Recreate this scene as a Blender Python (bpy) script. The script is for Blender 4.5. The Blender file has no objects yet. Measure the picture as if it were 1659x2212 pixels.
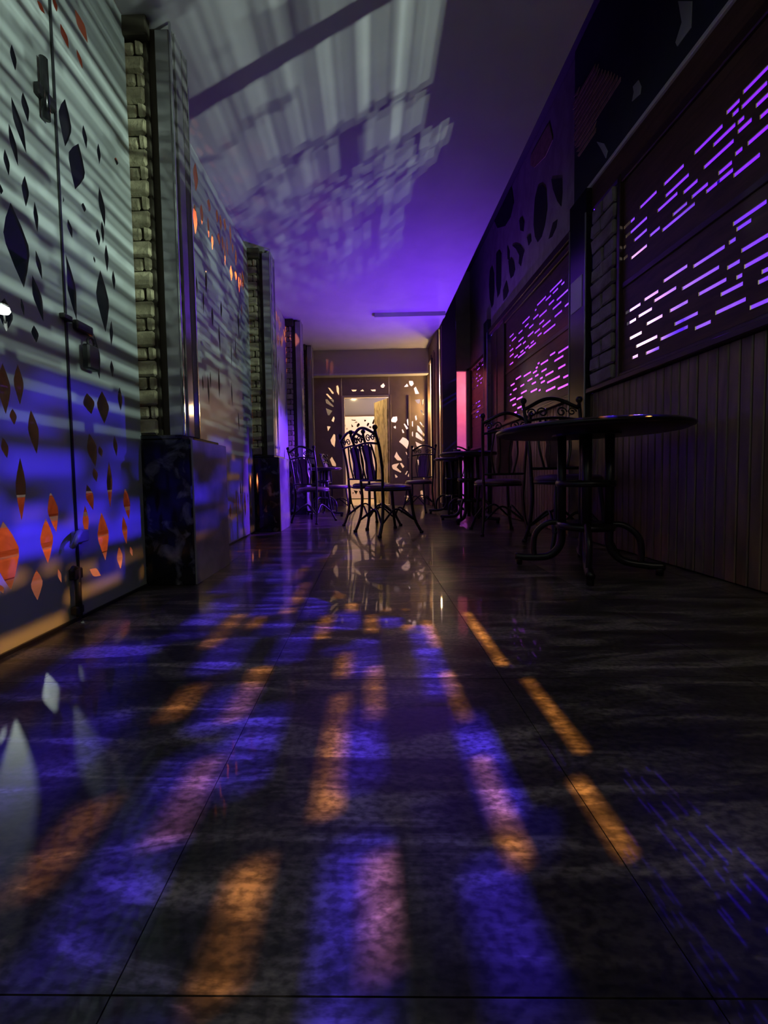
import bpy, bmesh, math, random
from mathutils import Vector, Matrix

# ------------------------------------------------------------------ scene, camera, world, exposure
scene = bpy.context.scene
C = scene.collection
PI = math.pi

cam_data = bpy.data.cameras.new('camera')
cam = bpy.data.objects.new('camera', cam_data)
C.objects.link(cam)
cam.location = (0, 0, 0.52)
cam.rotation_euler = (Matrix.Rotation(math.radians(1.0), 3, 'Z') @ Matrix.Rotation(PI/2 - math.radians(2.5), 3, 'X')
                      @ Matrix.Rotation(-0.018, 3, 'Z')).to_euler()
cam_data.sensor_fit = 'HORIZONTAL'
cam_data.sensor_width = 36.0
cam_data.lens = 831.0 * 36.0 / 1659.0
cam_data.shift_x = 0.02795
cam_data.shift_y = -0.0250
cam_data.clip_start = 0.02
scene.camera = cam

scene.view_settings.view_transform = 'Standard'
scene.view_settings.look = 'None'
scene.view_settings.gamma = 1.0
scene.view_settings.use_curve_mapping = False
scene.view_settings.exposure = 0.0
scene.cycles.use_denoising = True
scene.cycles.max_bounces = 8
scene.cycles.diffuse_bounces = 4
scene.cycles.glossy_bounces = 4
scene.cycles.transparent_max_bounces = 12
scene.cycles.sample_clamp_indirect = 4.0
scene.cycles.caustics_reflective = False
scene.cycles.caustics_refractive = False

world = bpy.data.worlds.new('night_sky')
scene.world = world
world.use_nodes = True
bg = world.node_tree.nodes['Background']
bg.inputs[0].default_value = (0.16, 0.2, 0.3, 1)
bg.inputs[1].default_value = 0.02


def point(name, loc, col, power, radius=0.04):
    l = bpy.data.lights.new(name, 'POINT')
    l.energy = power
    l.color = col
    l.shadow_soft_size = radius
    o = bpy.data.objects.new(name, l)
    o.location = loc
    C.objects.link(o)
    return o


def spot(name, loc, target, col, power, angle, blend=0.4, radius=0.04):
    l = bpy.data.lights.new(name, 'SPOT')
    l.energy = power
    l.color = col
    l.spot_size = math.radians(angle)
    l.spot_blend = blend
    l.shadow_soft_size = radius
    o = bpy.data.objects.new(name, l)
    o.location = loc
    o.rotation_euler = (Vector(target) - Vector(loc)).to_track_quat('-Z', 'Y').to_euler()
    C.objects.link(o)
    return o


WARM, ORANGE, BLUE, VIOLET, PINK = (1, .74, .36), (1, .40, .07), (.05, .02, 1), (.18, .035, 1), (1, .22, .42)
# the bar room behind the slotted screens: lamps whose light falls through the slots
spot('orange_lamp', (3.90, 2.2, 3.3), (1.66, 1.45, .62), ORANGE, 6600, 42, 1., .02)
spot('orange_lamp', (3.95, 4.5, 3.3), (1.66, 4.45, 1.55), ORANGE, 500, 48, .4, .02)
spot('blue_lamp', (4.23, 2.45, 3.3), (1.66, 1.55, .72), BLUE, 22000, 42, 1., .045)
spot('blue_lamp', (4.10, 5.2, 3.3), (1.66, 4.2, 1.55), BLUE, 3000, 80, .3, .05)
for i in range(7):                                   # raked strip of white lights at the far side of the bar room
    dd = 2.0 + .19*i
    spot('white_strip_light', (1.66 + dd, 1.095 - .445*dd, 2.13 - .382*dd - .05*(i % 3)), (1.66, .55, 1.75), (.78, 1.0, .87), 160 + 35*i, 84, 1., .008)
for i in range(3):                                   # upper end of the white strip
    spot('white_strip_light', (4.75, -.25 - .04*i, 1.52 + .12*i), (1.66, .62, 1.6), (.78, 1.0, .87), 250, 62, 1., .008)
spot('blue_wall_lamp', (4.2, 3.3, 2.3), (4.2, 3.7, 3.75), (.035, .0, 1), 1500, 150, .8, .03)
spot('pink_wall_lamp', (4.1, 5.55, 2.2), (4.1, 6.2, 2.9), (1, .52, .74), 280, 90, 1., .03)
spot('pink_wall_lamp', (2.7, 5.2, 1.3), (2.7, 6.2, 1.9), (.60, .08, .85), 300, 110, .8, .03)
point('violet_wall_lamp', (2.7, 5.0, 3.2), (.16, .01, 1), 70, .04)
# violet lamp on the farthest right table
spot('violet_lamp', (1.16, 5.08, .855), (.45, 4.7, 2.66), VIOLET, 230, 100, .9, .03)
spot('violet_lamp', (1.13, 5.08, .86), (-.9, 4.75, .35), VIOLET, 1100, 62, .5, .03)
# rooms at the far end
point('warm_lamp', (-.35, 7.5, 2.5), WARM, 60, .05)
point('pale_lamp', (.85, 7.9, 2.3), (1, .74, .80), 70, .12)
point('warm_side_lamp', (1.20, 6.60, 1.7), (1, .66, .30), 34, .08)
point('pink_room_lamp', (2.05, 6.95, 2.1), (1, .20, .26), 26, .05)
point('violet_room_lamp', (2.05, 6.95, .35), (.45, .12, 1), 10, .05)
# yard outside the glass
point('orange_yard_lamp', (-1.45, 2.45, .5), (1, .22, .08), 26, .05)
spot('orange_yard_lamp', (-2.05, 4.5, 2.72), (-1.5, 4.5, 3.0), (1, .22, .08), 260, 150, .5, .05)
point('street_light', (-6.9, 7.3, 3.7), (.95, 1, .95), 260, .08)
# weak fill lamp added behind the camera, out of view
point('unseen_fill_lamp', (.9, -1.6, 2.3), (1, .9, .64), 9, .08)

# ------------------------------------------------------------------ measured outlines (metres): slots, leaf shapes, cut-outs, mural strokes
D = {
    'end_top': [[[-0.281,2.023],[-0.185,2.021],[-0.206,1.991],[-0.259,1.989]],[[-0.129,1.994],[-0.083,2.026],[-0.057,1.988]],[[0.054,2.016],[0.141,2.021],[0.138,1.987],[0.084,1.985]],[[0.228,2.08],[0.277,2.124],[0.307,2.078],[0.276,2.041],[0.238,2.049]]],
    'end_right': [[[0.355,2.047],[0.414,2.106],[0.459,2.052],[0.428,2.038]],[[0.634,2.048],[0.688,2.107],[0.714,2.054]],[[0.718,2.152],[0.787,2.15],[0.806,2.097],[0.763,2.056],[0.73,2.084]],[[0.805,2.022],[0.839,2.051],[0.898,1.929],[0.83,1.923]],[[0.818,1.826],[0.912,1.839],[0.912,1.801],[0.896,1.756],[0.858,1.764]],[[0.935,1.8],[0.973,1.837],[0.964,1.747],[0.934,1.725]],[[0.91,1.642],[0.933,1.649],[0.978,1.565],[0.955,1.558]],[[0.817,1.538],[0.841,1.56],[0.855,1.492],[0.832,1.462]],[[0.892,1.438],[0.915,1.445],[0.975,1.36],[0.952,1.346]],[[0.854,1.386],[0.884,1.37],[0.982,1.224],[0.973,1.186],[0.853,1.295]],[[0.829,1.257],[0.852,1.264],[0.98,1.125],[0.95,1.102],[0.825,1.181]],[[0.82,1.105],[0.949,1.041],[0.918,0.989],[0.88,0.982],[0.842,1.021]],[[0.89,0.545],[0.96,0.621],[0.974,0.574],[0.965,0.436],[0.927,0.483]],[[0.894,0.238],[0.933,0.252],[0.962,0.159],[0.954,0.075],[0.905,0.145]],[[0.847,0.791],[0.9,0.775],[0.868,0.684]],[[0.392,1.471],[0.436,1.538],[0.505,1.545],[0.512,1.484],[0.48,1.439],[0.419,1.448]],[[0.618,1.413],[0.641,1.42],[0.7,1.336],[0.67,1.313]],[[0.672,1.48],[0.698,1.503],[0.706,1.373],[0.686,1.389]],[[0.586,1.315],[0.601,1.322],[0.631,1.261],[0.6,1.254]],[[0.441,1.364],[0.48,1.386],[0.487,1.34],[0.464,1.336]],[[0.537,1.103],[0.599,1.185],[0.66,1.161],[0.713,1.099],[0.673,0.978],[0.597,1.056]],[[0.449,0.845],[0.489,0.936],[0.518,0.874],[0.579,0.796],[0.571,0.774],[0.502,0.782]],[[0.396,0.692],[0.439,0.715],[0.532,0.733],[0.485,0.66],[0.568,0.582],[0.553,0.567],[0.423,0.631]],[[0.544,0.733],[0.578,0.735],[0.623,0.673],[0.592,0.643]],[[0.629,0.535],[0.668,0.595],[0.683,0.587],[0.652,0.527]],[[0.675,0.503],[0.698,0.549],[0.721,0.541],[0.697,0.487]],[[0.452,0.538],[0.475,0.53],[0.505,0.491],[0.467,0.476]],[[0.624,0.157],[0.647,0.172],[0.693,0.149],[0.654,0.072],[0.631,0.08]],[[0.642,0.933],[0.665,0.917],[0.679,0.871],[0.664,0.879]],[[0.694,0.825],[0.715,0.886],[0.724,0.809]],[[0.763,1.448],[0.783,1.463],[0.782,1.357],[0.762,1.372]],[[0.761,1.266],[0.781,1.281],[0.78,1.189],[0.76,1.205]],[[0.768,1.022],[0.793,1.006],[0.787,0.945],[0.768,0.953]]],
    'end_left': [[[-0.54,2.096],[-0.514,2.103],[-0.495,2.05],[-0.497,1.929],[-0.534,1.991]],[[-0.686,2.069],[-0.655,2.061],[-0.588,1.977],[-0.596,1.954],[-0.619,1.962]],[[-0.726,1.957],[-0.696,1.964],[-0.586,1.84],[-0.596,1.803]],[[-0.733,1.874],[-0.705,1.866],[-0.593,1.746],[-0.601,1.727],[-0.722,1.798]],[[-0.732,1.714],[-0.618,1.666],[-0.673,1.584],[-0.696,1.592]],[[-0.637,1.492],[-0.596,1.582],[-0.582,1.536],[-0.599,1.468]],[[-0.716,1.402],[-0.654,1.393],[-0.702,1.31]],[[-0.663,1.157],[-0.603,1.263],[-0.577,1.247],[-0.575,1.155],[-0.593,1.033],[-0.645,1.095]],[[-0.682,0.82],[-0.643,0.865],[-0.576,0.741],[-0.577,0.695],[-0.638,0.711]]],
    'back': [[[-0.371,1.778],[-0.264,1.767],[-0.284,1.748],[-0.362,1.759]],[[-0.314,1.7],[-0.264,1.734],[-0.23,1.712]],[[-0.246,1.669],[-0.206,1.703],[-0.178,1.658],[-0.228,1.601],[-0.257,1.621]],[[-0.088,1.773],[-0.04,1.762],[-0.05,1.733],[-0.079,1.724]],[[-0.032,1.655],[-0.002,1.703],[0.031,1.683],[-0.003,1.616],[-0.032,1.636]],[[0.086,1.682],[0.127,1.778],[0.165,1.767],[0.121,1.662]],[[0.026,1.625],[0.075,1.614],[0.065,1.576],[0.026,1.586]],[[-0.373,1.682],[-0.325,1.622],[-0.365,1.604]],[[-0.53,1.656],[-0.5,1.665],[-0.511,1.607]],[[-0.492,1.567],[-0.466,1.596],[-0.463,1.557]],[[0.184,1.69],[0.238,1.708],[0.237,1.63]],[[-0.367,0.971],[-0.328,0.96],[-0.339,0.873],[-0.368,0.893]],[[-0.282,0.774],[-0.364,0.638],[-0.345,0.599],[-0.264,0.715]],[[-0.345,0.579],[-0.296,0.558],[-0.346,0.52]],[[-0.352,0.206],[-0.254,0.184],[-0.295,0.106]],[[-0.234,0.204],[-0.176,0.163],[-0.207,0.095]],[[0.099,0.139],[0.159,0.207],[0.217,0.137]],[[-0.373,0.167],[-0.343,0.146],[-0.374,0.117]],[[-0.471,1.168],[-0.442,1.148],[-0.453,1.09]],[[-0.374,1.127],[-0.351,1.068],[-0.375,1.039]]],
    'mural_dark': [[[3.907,3.05],[3.883,3.188],[3.823,3.246],[3.73,3.199],[3.653,3.104],[3.63,2.915],[3.672,2.798],[3.739,2.731],[3.82,2.73],[3.881,2.817],[3.914,2.951]],[[3.548,3.112],[3.364,2.984],[3.354,2.862],[3.371,2.759],[3.438,2.849],[3.517,3.006]],[[5.314,3.056],[5.275,3.222],[5.185,3.23],[5.107,3.093],[5.092,2.88],[5.137,2.721],[5.212,2.709],[5.288,2.859]],[[5.021,3.291],[4.911,3.275],[4.833,3.186],[4.847,2.83],[4.895,2.747],[4.976,2.734],[5.024,2.915]],[[4.597,2.979],[4.512,2.963],[4.43,2.877],[4.392,2.774],[4.446,2.731],[4.522,2.743],[4.57,2.842]],[[4.779,2.732],[4.661,2.79],[4.591,2.631],[4.651,2.597],[4.761,2.596]],[[4.478,3.082],[4.382,3.043],[4.245,2.946],[4.144,2.832],[4.192,2.781],[4.23,2.723],[4.289,2.789],[4.274,2.861],[4.366,2.982]],[[4.631,3.171],[4.562,3.058],[4.562,2.961],[4.625,3.019]],[[4.274,3.225],[4.201,3.211],[4.144,3.119],[4.164,3.043],[4.245,3.104]],[[5.008,3.843],[4.7,3.759],[4.593,3.818],[4.493,3.721],[4.428,3.511],[4.527,3.423],[4.701,3.437],[4.969,3.58],[5.114,3.779]],[[3.515,2.717],[3.436,2.694],[3.455,2.642],[3.534,2.607],[3.596,2.626]],[[4.075,2.934],[3.995,2.907],[3.969,2.828],[4.034,2.824]]],
    'mural_wing': [[[3.157,3.34],[3.137,3.431],[2.986,3.392],[2.828,3.365],[2.806,3.288],[2.665,3.123],[2.572,2.997],[2.662,2.982],[2.72,2.99],[2.833,2.983],[2.843,2.905],[2.956,2.924],[3.078,2.918],[3.127,3.039]]],
    'mural_pale': [[[2.46,2.844],[2.413,2.835],[2.389,2.775],[2.396,2.74],[2.467,2.765],[2.451,2.804]],[[2.831,2.833],[2.746,2.75],[2.705,2.668],[2.724,2.636],[2.777,2.739]],[[2.121,2.938],[2.035,2.837],[2.037,2.715],[2.122,2.717],[2.134,2.749],[2.095,2.805]]],
    'mural_brown': [[[3.983,3.655],[3.739,3.641],[3.594,3.628],[3.524,3.427],[3.664,3.399],[3.898,3.483],[3.983,3.567]]],
    'slots1': [[1.132,1.213,1.94],[1.132,1.264,1.847],[1.132,1.415,2.07],[1.132,1.424,2.027],[1.132,1.426,1.982],[1.132,1.45,2.114],[1.132,1.496,1.897],[1.133,1.219,1.225],[1.152,1.229,1.405],[1.168,1.288,1.308],[1.185,1.264,1.484],[1.244,1.41,1.197],[1.248,1.418,1.935],[1.28,1.468,1.443],[1.286,1.518,1.852],[1.299,1.376,1.601],[1.306,1.397,1.544],[1.349,1.475,1.308],[1.396,1.528,1.405],[1.455,1.577,1.544],[1.457,1.63,2.075],[1.461,1.726,1.217],[1.464,1.63,1.981],[1.466,1.63,1.937],[1.479,1.556,1.601],[1.48,1.63,2.112],[1.508,1.592,1.443],[1.54,1.63,1.895],[1.56,1.693,1.308],[1.561,1.63,1.848],[1.653,1.679,1.344],[1.655,1.756,1.406],[1.657,1.771,1.483],[1.66,1.671,1.588],[1.667,1.813,1.624],[1.669,1.754,1.924],[1.671,1.704,1.988],[1.672,1.722,2.051],[1.675,1.781,2.162],[1.678,1.786,2.104],[1.7,1.816,1.837],[1.73,1.796,1.59],[1.739,1.801,2.013],[1.745,1.893,1.264],[1.76,1.867,1.338],[1.764,1.791,1.377],[1.773,1.802,2.053],[1.777,1.837,1.444],[1.778,1.811,1.926],[1.796,1.858,2.146],[1.799,1.831,1.553],[1.8,1.829,2.11],[1.814,1.924,2.058],[1.82,1.958,1.868],[1.82,1.974,1.994],[1.826,1.893,1.905],[1.84,1.99,1.396],[1.852,2.025,1.55],[1.877,2.031,2.108],[1.879,2.093,1.472],[1.917,2.007,1.235],[1.949,2.042,1.902],[1.992,2.139,1.307],[2.009,2.096,1.962],[2.022,2.238,1.859],[2.051,2.239,1.262],[2.054,2.175,1.392],[2.062,2.224,1.575],[2.063,2.218,2.031],[2.07,2.164,1.895],[2.096,2.231,2.102],[2.132,2.293,1.498],[2.135,2.276,1.99],[2.226,2.352,1.39],[2.247,2.353,1.219],[2.256,2.335,1.889],[2.26,2.374,1.54],[2.263,2.44,1.288],[2.285,2.42,2.105],[2.308,2.423,1.463],[2.356,2.495,1.849],[2.358,2.468,1.941],[2.359,2.545,2.01],[2.39,2.5,1.357],[2.404,2.537,1.531],[2.42,2.473,1.229],[2.441,2.524,1.457],[2.465,2.58,2.076],[2.524,2.58,1.883],[2.541,2.578,1.953]],
    'slots2': [[3.14,3.222,1.279],[3.147,3.24,1.426],[3.148,3.202,1.528],[3.156,3.208,1.594],[3.165,3.25,1.835],[3.173,3.338,1.322],[3.18,3.24,1.999],[3.184,3.316,1.906],[3.187,3.242,2.154],[3.219,3.249,2.065],[3.225,3.426,1.556],[3.244,3.43,1.25],[3.257,3.456,2.02],[3.292,3.425,1.423],[3.316,3.376,2.112],[3.328,3.497,1.507],[3.355,3.494,1.893],[3.358,3.583,2.149],[3.368,3.53,1.973],[3.387,3.633,1.351],[3.425,3.528,2.111],[3.467,3.655,1.279],[3.471,3.709,1.824],[3.472,3.579,1.582],[3.495,3.603,2.044],[3.503,3.67,1.425],[3.555,3.667,2.111],[3.56,3.732,1.894],[3.606,3.768,1.555],[3.634,3.752,1.483],[3.635,3.801,2.016],[3.653,3.849,2.146],[3.67,3.767,1.381],[3.688,3.801,1.946],[3.714,3.783,1.424],[3.739,3.839,1.848],[3.743,3.813,1.213],[3.759,3.813,1.318],[3.777,3.904,1.899],[3.783,3.838,1.581],[3.806,3.895,1.475],[3.809,3.938,2.048],[3.822,3.879,1.551],[3.837,3.935,1.212],[3.837,3.996,1.343],[3.838,3.945,1.521],[3.856,3.897,2.116],[3.862,3.97,1.417],[3.866,4.049,1.798],[3.912,3.997,1.832],[3.921,4.067,1.926],[3.921,4.032,1.997],[3.945,4.075,1.473],[3.979,4.177,1.546],[4.015,4.206,2.111],[4.032,4.14,1.826],[4.041,4.14,2.05],[4.084,4.244,1.382],[4.107,4.196,1.896],[4.121,4.225,1.208],[4.121,4.334,1.79],[4.149,4.264,1.461],[4.168,4.264,1.824],[4.168,4.314,1.958],[4.196,4.366,1.34],[4.196,4.314,2.043],[4.215,4.345,1.24],[4.225,4.396,1.909],[4.235,4.397,1.57],[4.324,4.438,1.822],[4.355,4.472,1.464],[4.355,4.505,1.204],[4.375,4.514,2.033],[4.376,4.494,1.297],[4.386,4.584,1.367],[4.418,4.549,1.534],[4.448,4.581,2.096],[4.449,4.582,1.873],[4.46,4.639,1.936],[4.46,4.605,1.783],[4.516,4.641,1.437],[4.547,4.662,1.999],[4.594,4.653,1.532]],
    'slots0': [[-0.3,-0.193,1.573],[-0.3,-0.189,1.471],[-0.3,-0.136,2.12],[-0.3,-0.115,1.266],[-0.3,-0.074,1.935],[-0.3,-0.062,1.619],[-0.3,-0.057,2.157],[-0.3,-0.045,1.848],[-0.3,-0.028,1.319],[-0.3,-0.018,1.218],[-0.3,-0.006,1.891],[-0.3,0.032,1.418],[-0.3,0.05,1.986],[-0.3,0.1,2.026],[-0.3,0.108,1.521],[-0.3,0.155,2.074],[-0.171,0.169,1.572],[-0.107,0.354,2.118],[-0.09,0.297,1.266],[-0.058,0.368,1.37],[-0.026,0.415,1.941],[-0.018,0.191,1.617],[-0.01,0.229,2.161],[-0.001,0.461,1.32],[0.001,0.275,1.854],[0.008,0.313,1.219],[0.037,0.314,1.891],[0.079,0.554,1.984],[0.079,0.564,1.424],[0.12,0.335,2.029],[0.138,0.6,1.52],[0.179,0.413,2.075],[0.199,0.43,1.574],[0.215,0.538,1.62],[0.275,0.54,2.159],[0.314,0.701,1.849],[0.336,0.536,1.892],[0.362,0.628,1.216],[0.391,0.615,1.373],[0.394,0.877,2.117],[0.438,0.864,2.072],[0.453,0.643,1.573],[0.458,0.9,1.472],[0.463,0.669,1.939],[0.482,0.721,1.318],[0.561,1.018,2.164],[0.584,0.864,1.893],[0.585,0.9,1.618],[0.592,0.9,1.269],[0.601,0.997,1.981],[0.613,0.9,1.423],[0.636,0.795,1.521],[0.653,0.9,1.218],[0.663,0.9,1.372],[0.679,0.9,1.572],[0.689,0.894,2.031],[0.706,1.085,1.942],[0.748,0.9,1.316],[0.83,0.9,1.517],[0.902,1.085,1.898],[0.913,1.085,2.069],[0.914,1.085,2.116],[0.944,1.085,2.026],[1.042,1.085,2.163]],
    'slots3': [[5.45,5.506,2.09],[5.45,5.508,2.151],[5.45,5.508,2.029],[5.45,5.514,1.531],[5.45,5.559,1.391],[5.45,5.579,1.253],[5.45,5.597,1.316],[5.45,5.608,1.912],[5.45,5.615,1.853],[5.568,5.676,2.086],[5.592,5.736,2.149],[5.637,5.815,1.387],[5.64,5.79,1.908],[5.69,5.755,1.85],[5.748,5.824,1.97],[5.749,5.911,1.532],[5.765,5.896,1.6],[5.777,5.922,2.087],[5.823,5.915,1.914],[5.836,5.967,1.462],[5.838,5.906,2.147],[5.874,5.945,1.853],[5.903,6.023,1.972],[5.904,5.958,2.033],[5.909,6.024,1.391],[5.928,6.013,1.603],[5.962,6.068,2.151],[5.986,6.162,1.851],[6.0,6.112,1.459],[6.012,6.154,1.527],[6.054,6.2,2.026],[6.055,6.2,1.604],[6.076,6.152,1.392],[6.113,6.2,2.15],[6.129,6.2,1.967],[6.159,6.2,1.251]],
    'leaves': [[1.361,2.155,1.393,2.147,0.013],[1.542,2.334,1.606,2.278,0.03],[1.426,2.232,1.453,2.243,0.022],[1.463,2.194,1.498,2.143,0.019],[1.252,1.896,1.26,1.824,0.011],[1.541,2.187,1.569,2.141,0.013],[1.412,1.971,1.413,1.878,0.017],[1.284,1.783,1.298,1.701,0.014],[1.24,1.727,1.285,1.591,0.017],[1.226,1.635,1.251,1.525,0.012],[1.207,1.542,1.216,1.469,0.01],[1.467,1.933,1.456,1.754,0.03],[1.557,1.92,1.569,1.839,0.013],[1.526,1.823,1.496,1.63,0.041],[1.642,1.92,1.642,1.837,0.011],[1.756,1.954,1.758,1.923,0.013],[1.274,1.513,1.272,1.414,0.013],[1.634,1.741,1.659,1.592,0.019],[1.43,1.568,1.425,1.53,0.01],[1.307,1.455,1.312,1.357,0.009],[1.536,1.608,1.54,1.575,0.012],[1.217,1.389,1.248,1.145,0.044],[1.452,1.492,1.468,1.433,0.012],[1.611,1.557,1.616,1.49,0.013],[1.642,1.61,1.643,1.515,0.01],[1.185,1.422,1.186,1.392,0.008],[1.301,1.293,1.321,1.207,0.01],[1.661,1.523,1.661,1.408,0.012],[1.582,1.43,1.587,1.405,0.006],[1.432,1.355,1.471,1.13,0.023],[1.466,1.366,1.492,1.218,0.017],[1.617,1.393,1.632,1.145,0.038],[1.282,1.203,1.317,1.065,0.018],[1.7,1.436,1.702,1.352,0.011],[1.235,1.106,1.243,1.054,0.006],[1.278,1.038,1.284,0.983,0.014],[1.673,1.21,1.665,1.098,0.011],[1.661,1.037,1.664,0.965,0.012],[1.56,1.114,1.582,0.937,0.021],[1.159,0.881,1.16,0.727,0.021],[1.21,0.892,1.21,0.764,0.017],[1.505,0.864,1.525,0.785,0.032],[1.593,0.892,1.598,0.757,0.036],[1.708,0.933,1.709,0.829,0.016],[1.183,0.748,1.186,0.698,0.012],[1.248,0.756,1.262,0.612,0.02],[1.146,0.655,1.156,0.593,0.012],[1.507,0.709,1.534,0.575,0.027],[1.56,0.662,1.574,0.617,0.014],[1.658,0.715,1.667,0.624,0.014],[1.2,0.598,1.193,0.398,0.018],[1.231,0.571,1.218,0.426,0.012],[1.308,0.486,1.324,0.342,0.022],[1.481,0.507,1.509,0.404,0.02],[1.616,0.601,1.61,0.405,0.018],[1.466,0.426,1.467,0.298,0.016],[1.283,0.396,1.283,0.241,0.026],[1.131,0.404,1.144,0.19,0.041],[1.555,0.39,1.566,0.189,0.033],[1.714,0.486,1.733,0.341,0.024],[1.692,0.361,1.708,0.232,0.018],[1.511,0.281,1.528,0.19,0.025],[1.655,0.231,1.66,0.129,0.019],[1.733,0.217,1.747,0.168,0.009],[1.236,0.231,1.234,0.13,0.022],[1.323,0.213,1.335,0.16,0.007],[1.474,0.174,1.535,0.133,0.016],[1.11,0.216,1.12,0.188,0.007],[1.524,0.572,1.536,0.515,0.015],[1.178,1.081,1.178,0.981,0.025]],
    'leaves2': [[2.663,2.379,2.66,2.235,0.025],[3.443,2.331,3.451,2.195,0.015],[3.098,2.565,3.1,2.467,0.028],[2.396,2.555,2.405,2.37,0.014],[3.343,2.466,3.334,2.321,0.018],[2.943,2.53,2.939,2.425,0.023],[3.221,2.6,3.22,2.414,0.019],[3.508,2.381,3.514,2.2,0.034],[2.591,2.589,2.581,2.398,0.035],[2.449,2.485,2.45,2.325,0.026],[2.768,2.364,2.771,2.213,0.015],[3.033,2.394,3.039,2.278,0.02],[3.21,2.262,3.211,2.138,0.029],[2.836,2.291,2.827,2.164,0.017],[2.557,2.303,2.553,2.108,0.032],[2.403,2.287,2.406,2.154,0.029],[2.961,2.368,2.964,2.28,0.032],[2.469,2.296,2.476,2.196,0.022],[3.009,2.536,3.004,2.412,0.025],[3.081,2.381,3.079,2.192,0.012],[3.325,2.284,3.323,2.197,0.029],[2.797,2.5,2.79,2.408,0.03],[3.134,2.451,3.138,2.278,0.013],[3.397,2.293,3.402,2.131,0.018],[3.27,2.486,3.261,2.382,0.016],[2.787,1.747,2.782,1.606,0.02],[2.872,1.345,2.867,1.114,0.017],[2.644,1.8,2.636,1.633,0.01],[3.26,1.72,3.26,1.499,0.009],[2.517,1.558,2.518,1.424,0.011],[2.542,1.845,2.547,1.72,0.011],[2.67,1.247,2.676,1.029,0.015],[3.451,2.059,3.45,1.946,0.013],[2.7,1.957,2.691,1.798,0.019],[2.903,1.676,2.911,1.458,0.014],[2.713,1.277,2.713,1.148,0.01],[3.273,1.087,3.283,0.914,0.013],[2.966,1.869,2.956,1.734,0.019],[3.133,1.302,3.135,1.103,0.013],[3.356,1.97,3.35,1.724,0.017],[2.504,1.872,2.512,1.749,0.009],[2.581,1.216,2.586,1.106,0.011],[3.154,1.647,3.15,1.412,0.008],[3.149,0.399,3.158,0.153,0.013],[3.275,0.508,3.272,0.266,0.018],[2.893,0.519,2.899,0.296,0.022],[3.018,0.324,3.013,0.205,0.021],[2.796,0.407,2.788,0.275,0.013],[2.504,0.468,2.51,0.257,0.012],[2.437,0.471,2.429,0.34,0.015],[3.376,0.4,3.378,0.16,0.023],[2.614,0.337,2.617,0.088,0.023],[2.935,0.221,2.931,0.088,0.026],[3.11,0.384,3.101,0.258,0.009],[3.461,0.393,3.464,0.278,0.011],[3.207,0.408,3.205,0.204,0.013],[3.553,0.566,3.551,0.364,0.019],[2.706,0.531,2.706,0.335,0.019],[2.484,0.222,2.494,0.096,0.015],[2.706,0.278,2.707,0.17,0.021],[2.385,0.484,2.38,0.267,0.024],[3.317,0.48,3.322,0.32,0.011],[3.551,0.277,3.559,0.157,0.027],[2.803,0.258,2.81,0.088,0.025],[2.556,0.578,2.554,0.35,0.028]],
    'leaves3': [[4.719,2.369,4.718,2.231,0.015],[4.79,2.576,4.78,2.422,0.025],[5.207,2.51,5.216,2.344,0.034],[4.304,2.559,4.294,2.416,0.026],[4.622,2.37,4.615,2.281,0.016],[4.986,2.334,4.984,2.182,0.034],[4.408,2.265,4.409,2.176,0.02],[4.209,2.504,4.2,2.415,0.029],[5.116,2.411,5.123,2.291,0.017],[4.503,2.367,4.508,2.198,0.031],[4.803,2.303,4.797,2.13,0.022],[4.242,2.28,4.243,2.153,0.017],[4.37,2.537,4.367,2.39,0.017],[5.058,2.353,5.059,2.202,0.023],[4.858,2.542,4.86,2.435,0.019],[5.013,2.527,5.022,2.437,0.021],[4.497,2.549,4.502,2.448,0.028],[4.872,2.332,4.875,2.146,0.027],[4.724,2.557,4.728,2.409,0.021],[4.926,2.555,4.931,2.361,0.025],[4.419,2.374,4.419,2.289,0.014],[4.988,1.886,4.997,1.714,0.019],[4.943,1.756,4.944,1.649,0.01],[5.03,0.912,5.021,0.678,0.019],[4.359,1.423,4.359,1.188,0.013],[4.523,1.726,4.524,1.551,0.013],[4.854,2.033,4.848,1.887,0.01],[4.44,1.503,4.439,1.385,0.01],[4.811,1.73,4.812,1.525,0.02],[4.38,1.763,4.371,1.642,0.013],[4.242,2.063,4.233,1.916,0.011],[4.492,0.829,4.493,0.674,0.017],[4.425,2.119,4.42,1.886,0.015],[4.585,0.952,4.589,0.74,0.016],[4.894,1.451,4.889,1.276,0.012],[4.245,1.615,4.244,1.431,0.019],[4.813,1.978,4.82,1.794,0.016],[5.151,1.553,5.151,1.33,0.01],[4.783,0.976,4.786,0.779,0.011],[4.333,0.485,4.336,0.299,0.024],[5.034,0.208,5.032,0.094,0.017],[4.705,0.438,4.701,0.287,0.014],[4.524,0.444,4.53,0.207,0.012],[4.927,0.393,4.934,0.204,0.023],[4.225,0.433,4.232,0.266,0.014],[4.465,0.49,4.458,0.275,0.026],[4.832,0.332,4.83,0.113,0.008],[5.136,0.233,5.131,0.092,0.023],[5.232,0.341,5.234,0.167,0.017],[4.27,0.438,4.265,0.256,0.011],[4.884,0.396,4.88,0.294,0.008],[4.992,0.602,4.995,0.369,0.022],[4.777,0.509,4.779,0.371,0.012],[5.202,0.524,5.199,0.395,0.014],[4.984,0.319,4.987,0.163,0.018],[5.122,0.559,5.128,0.401,0.026],[4.746,0.265,4.748,0.119,0.012],[4.594,0.451,4.585,0.338,0.018],[4.604,0.28,4.609,0.077,0.02],[4.681,0.265,4.675,0.148,0.011]],
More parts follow.
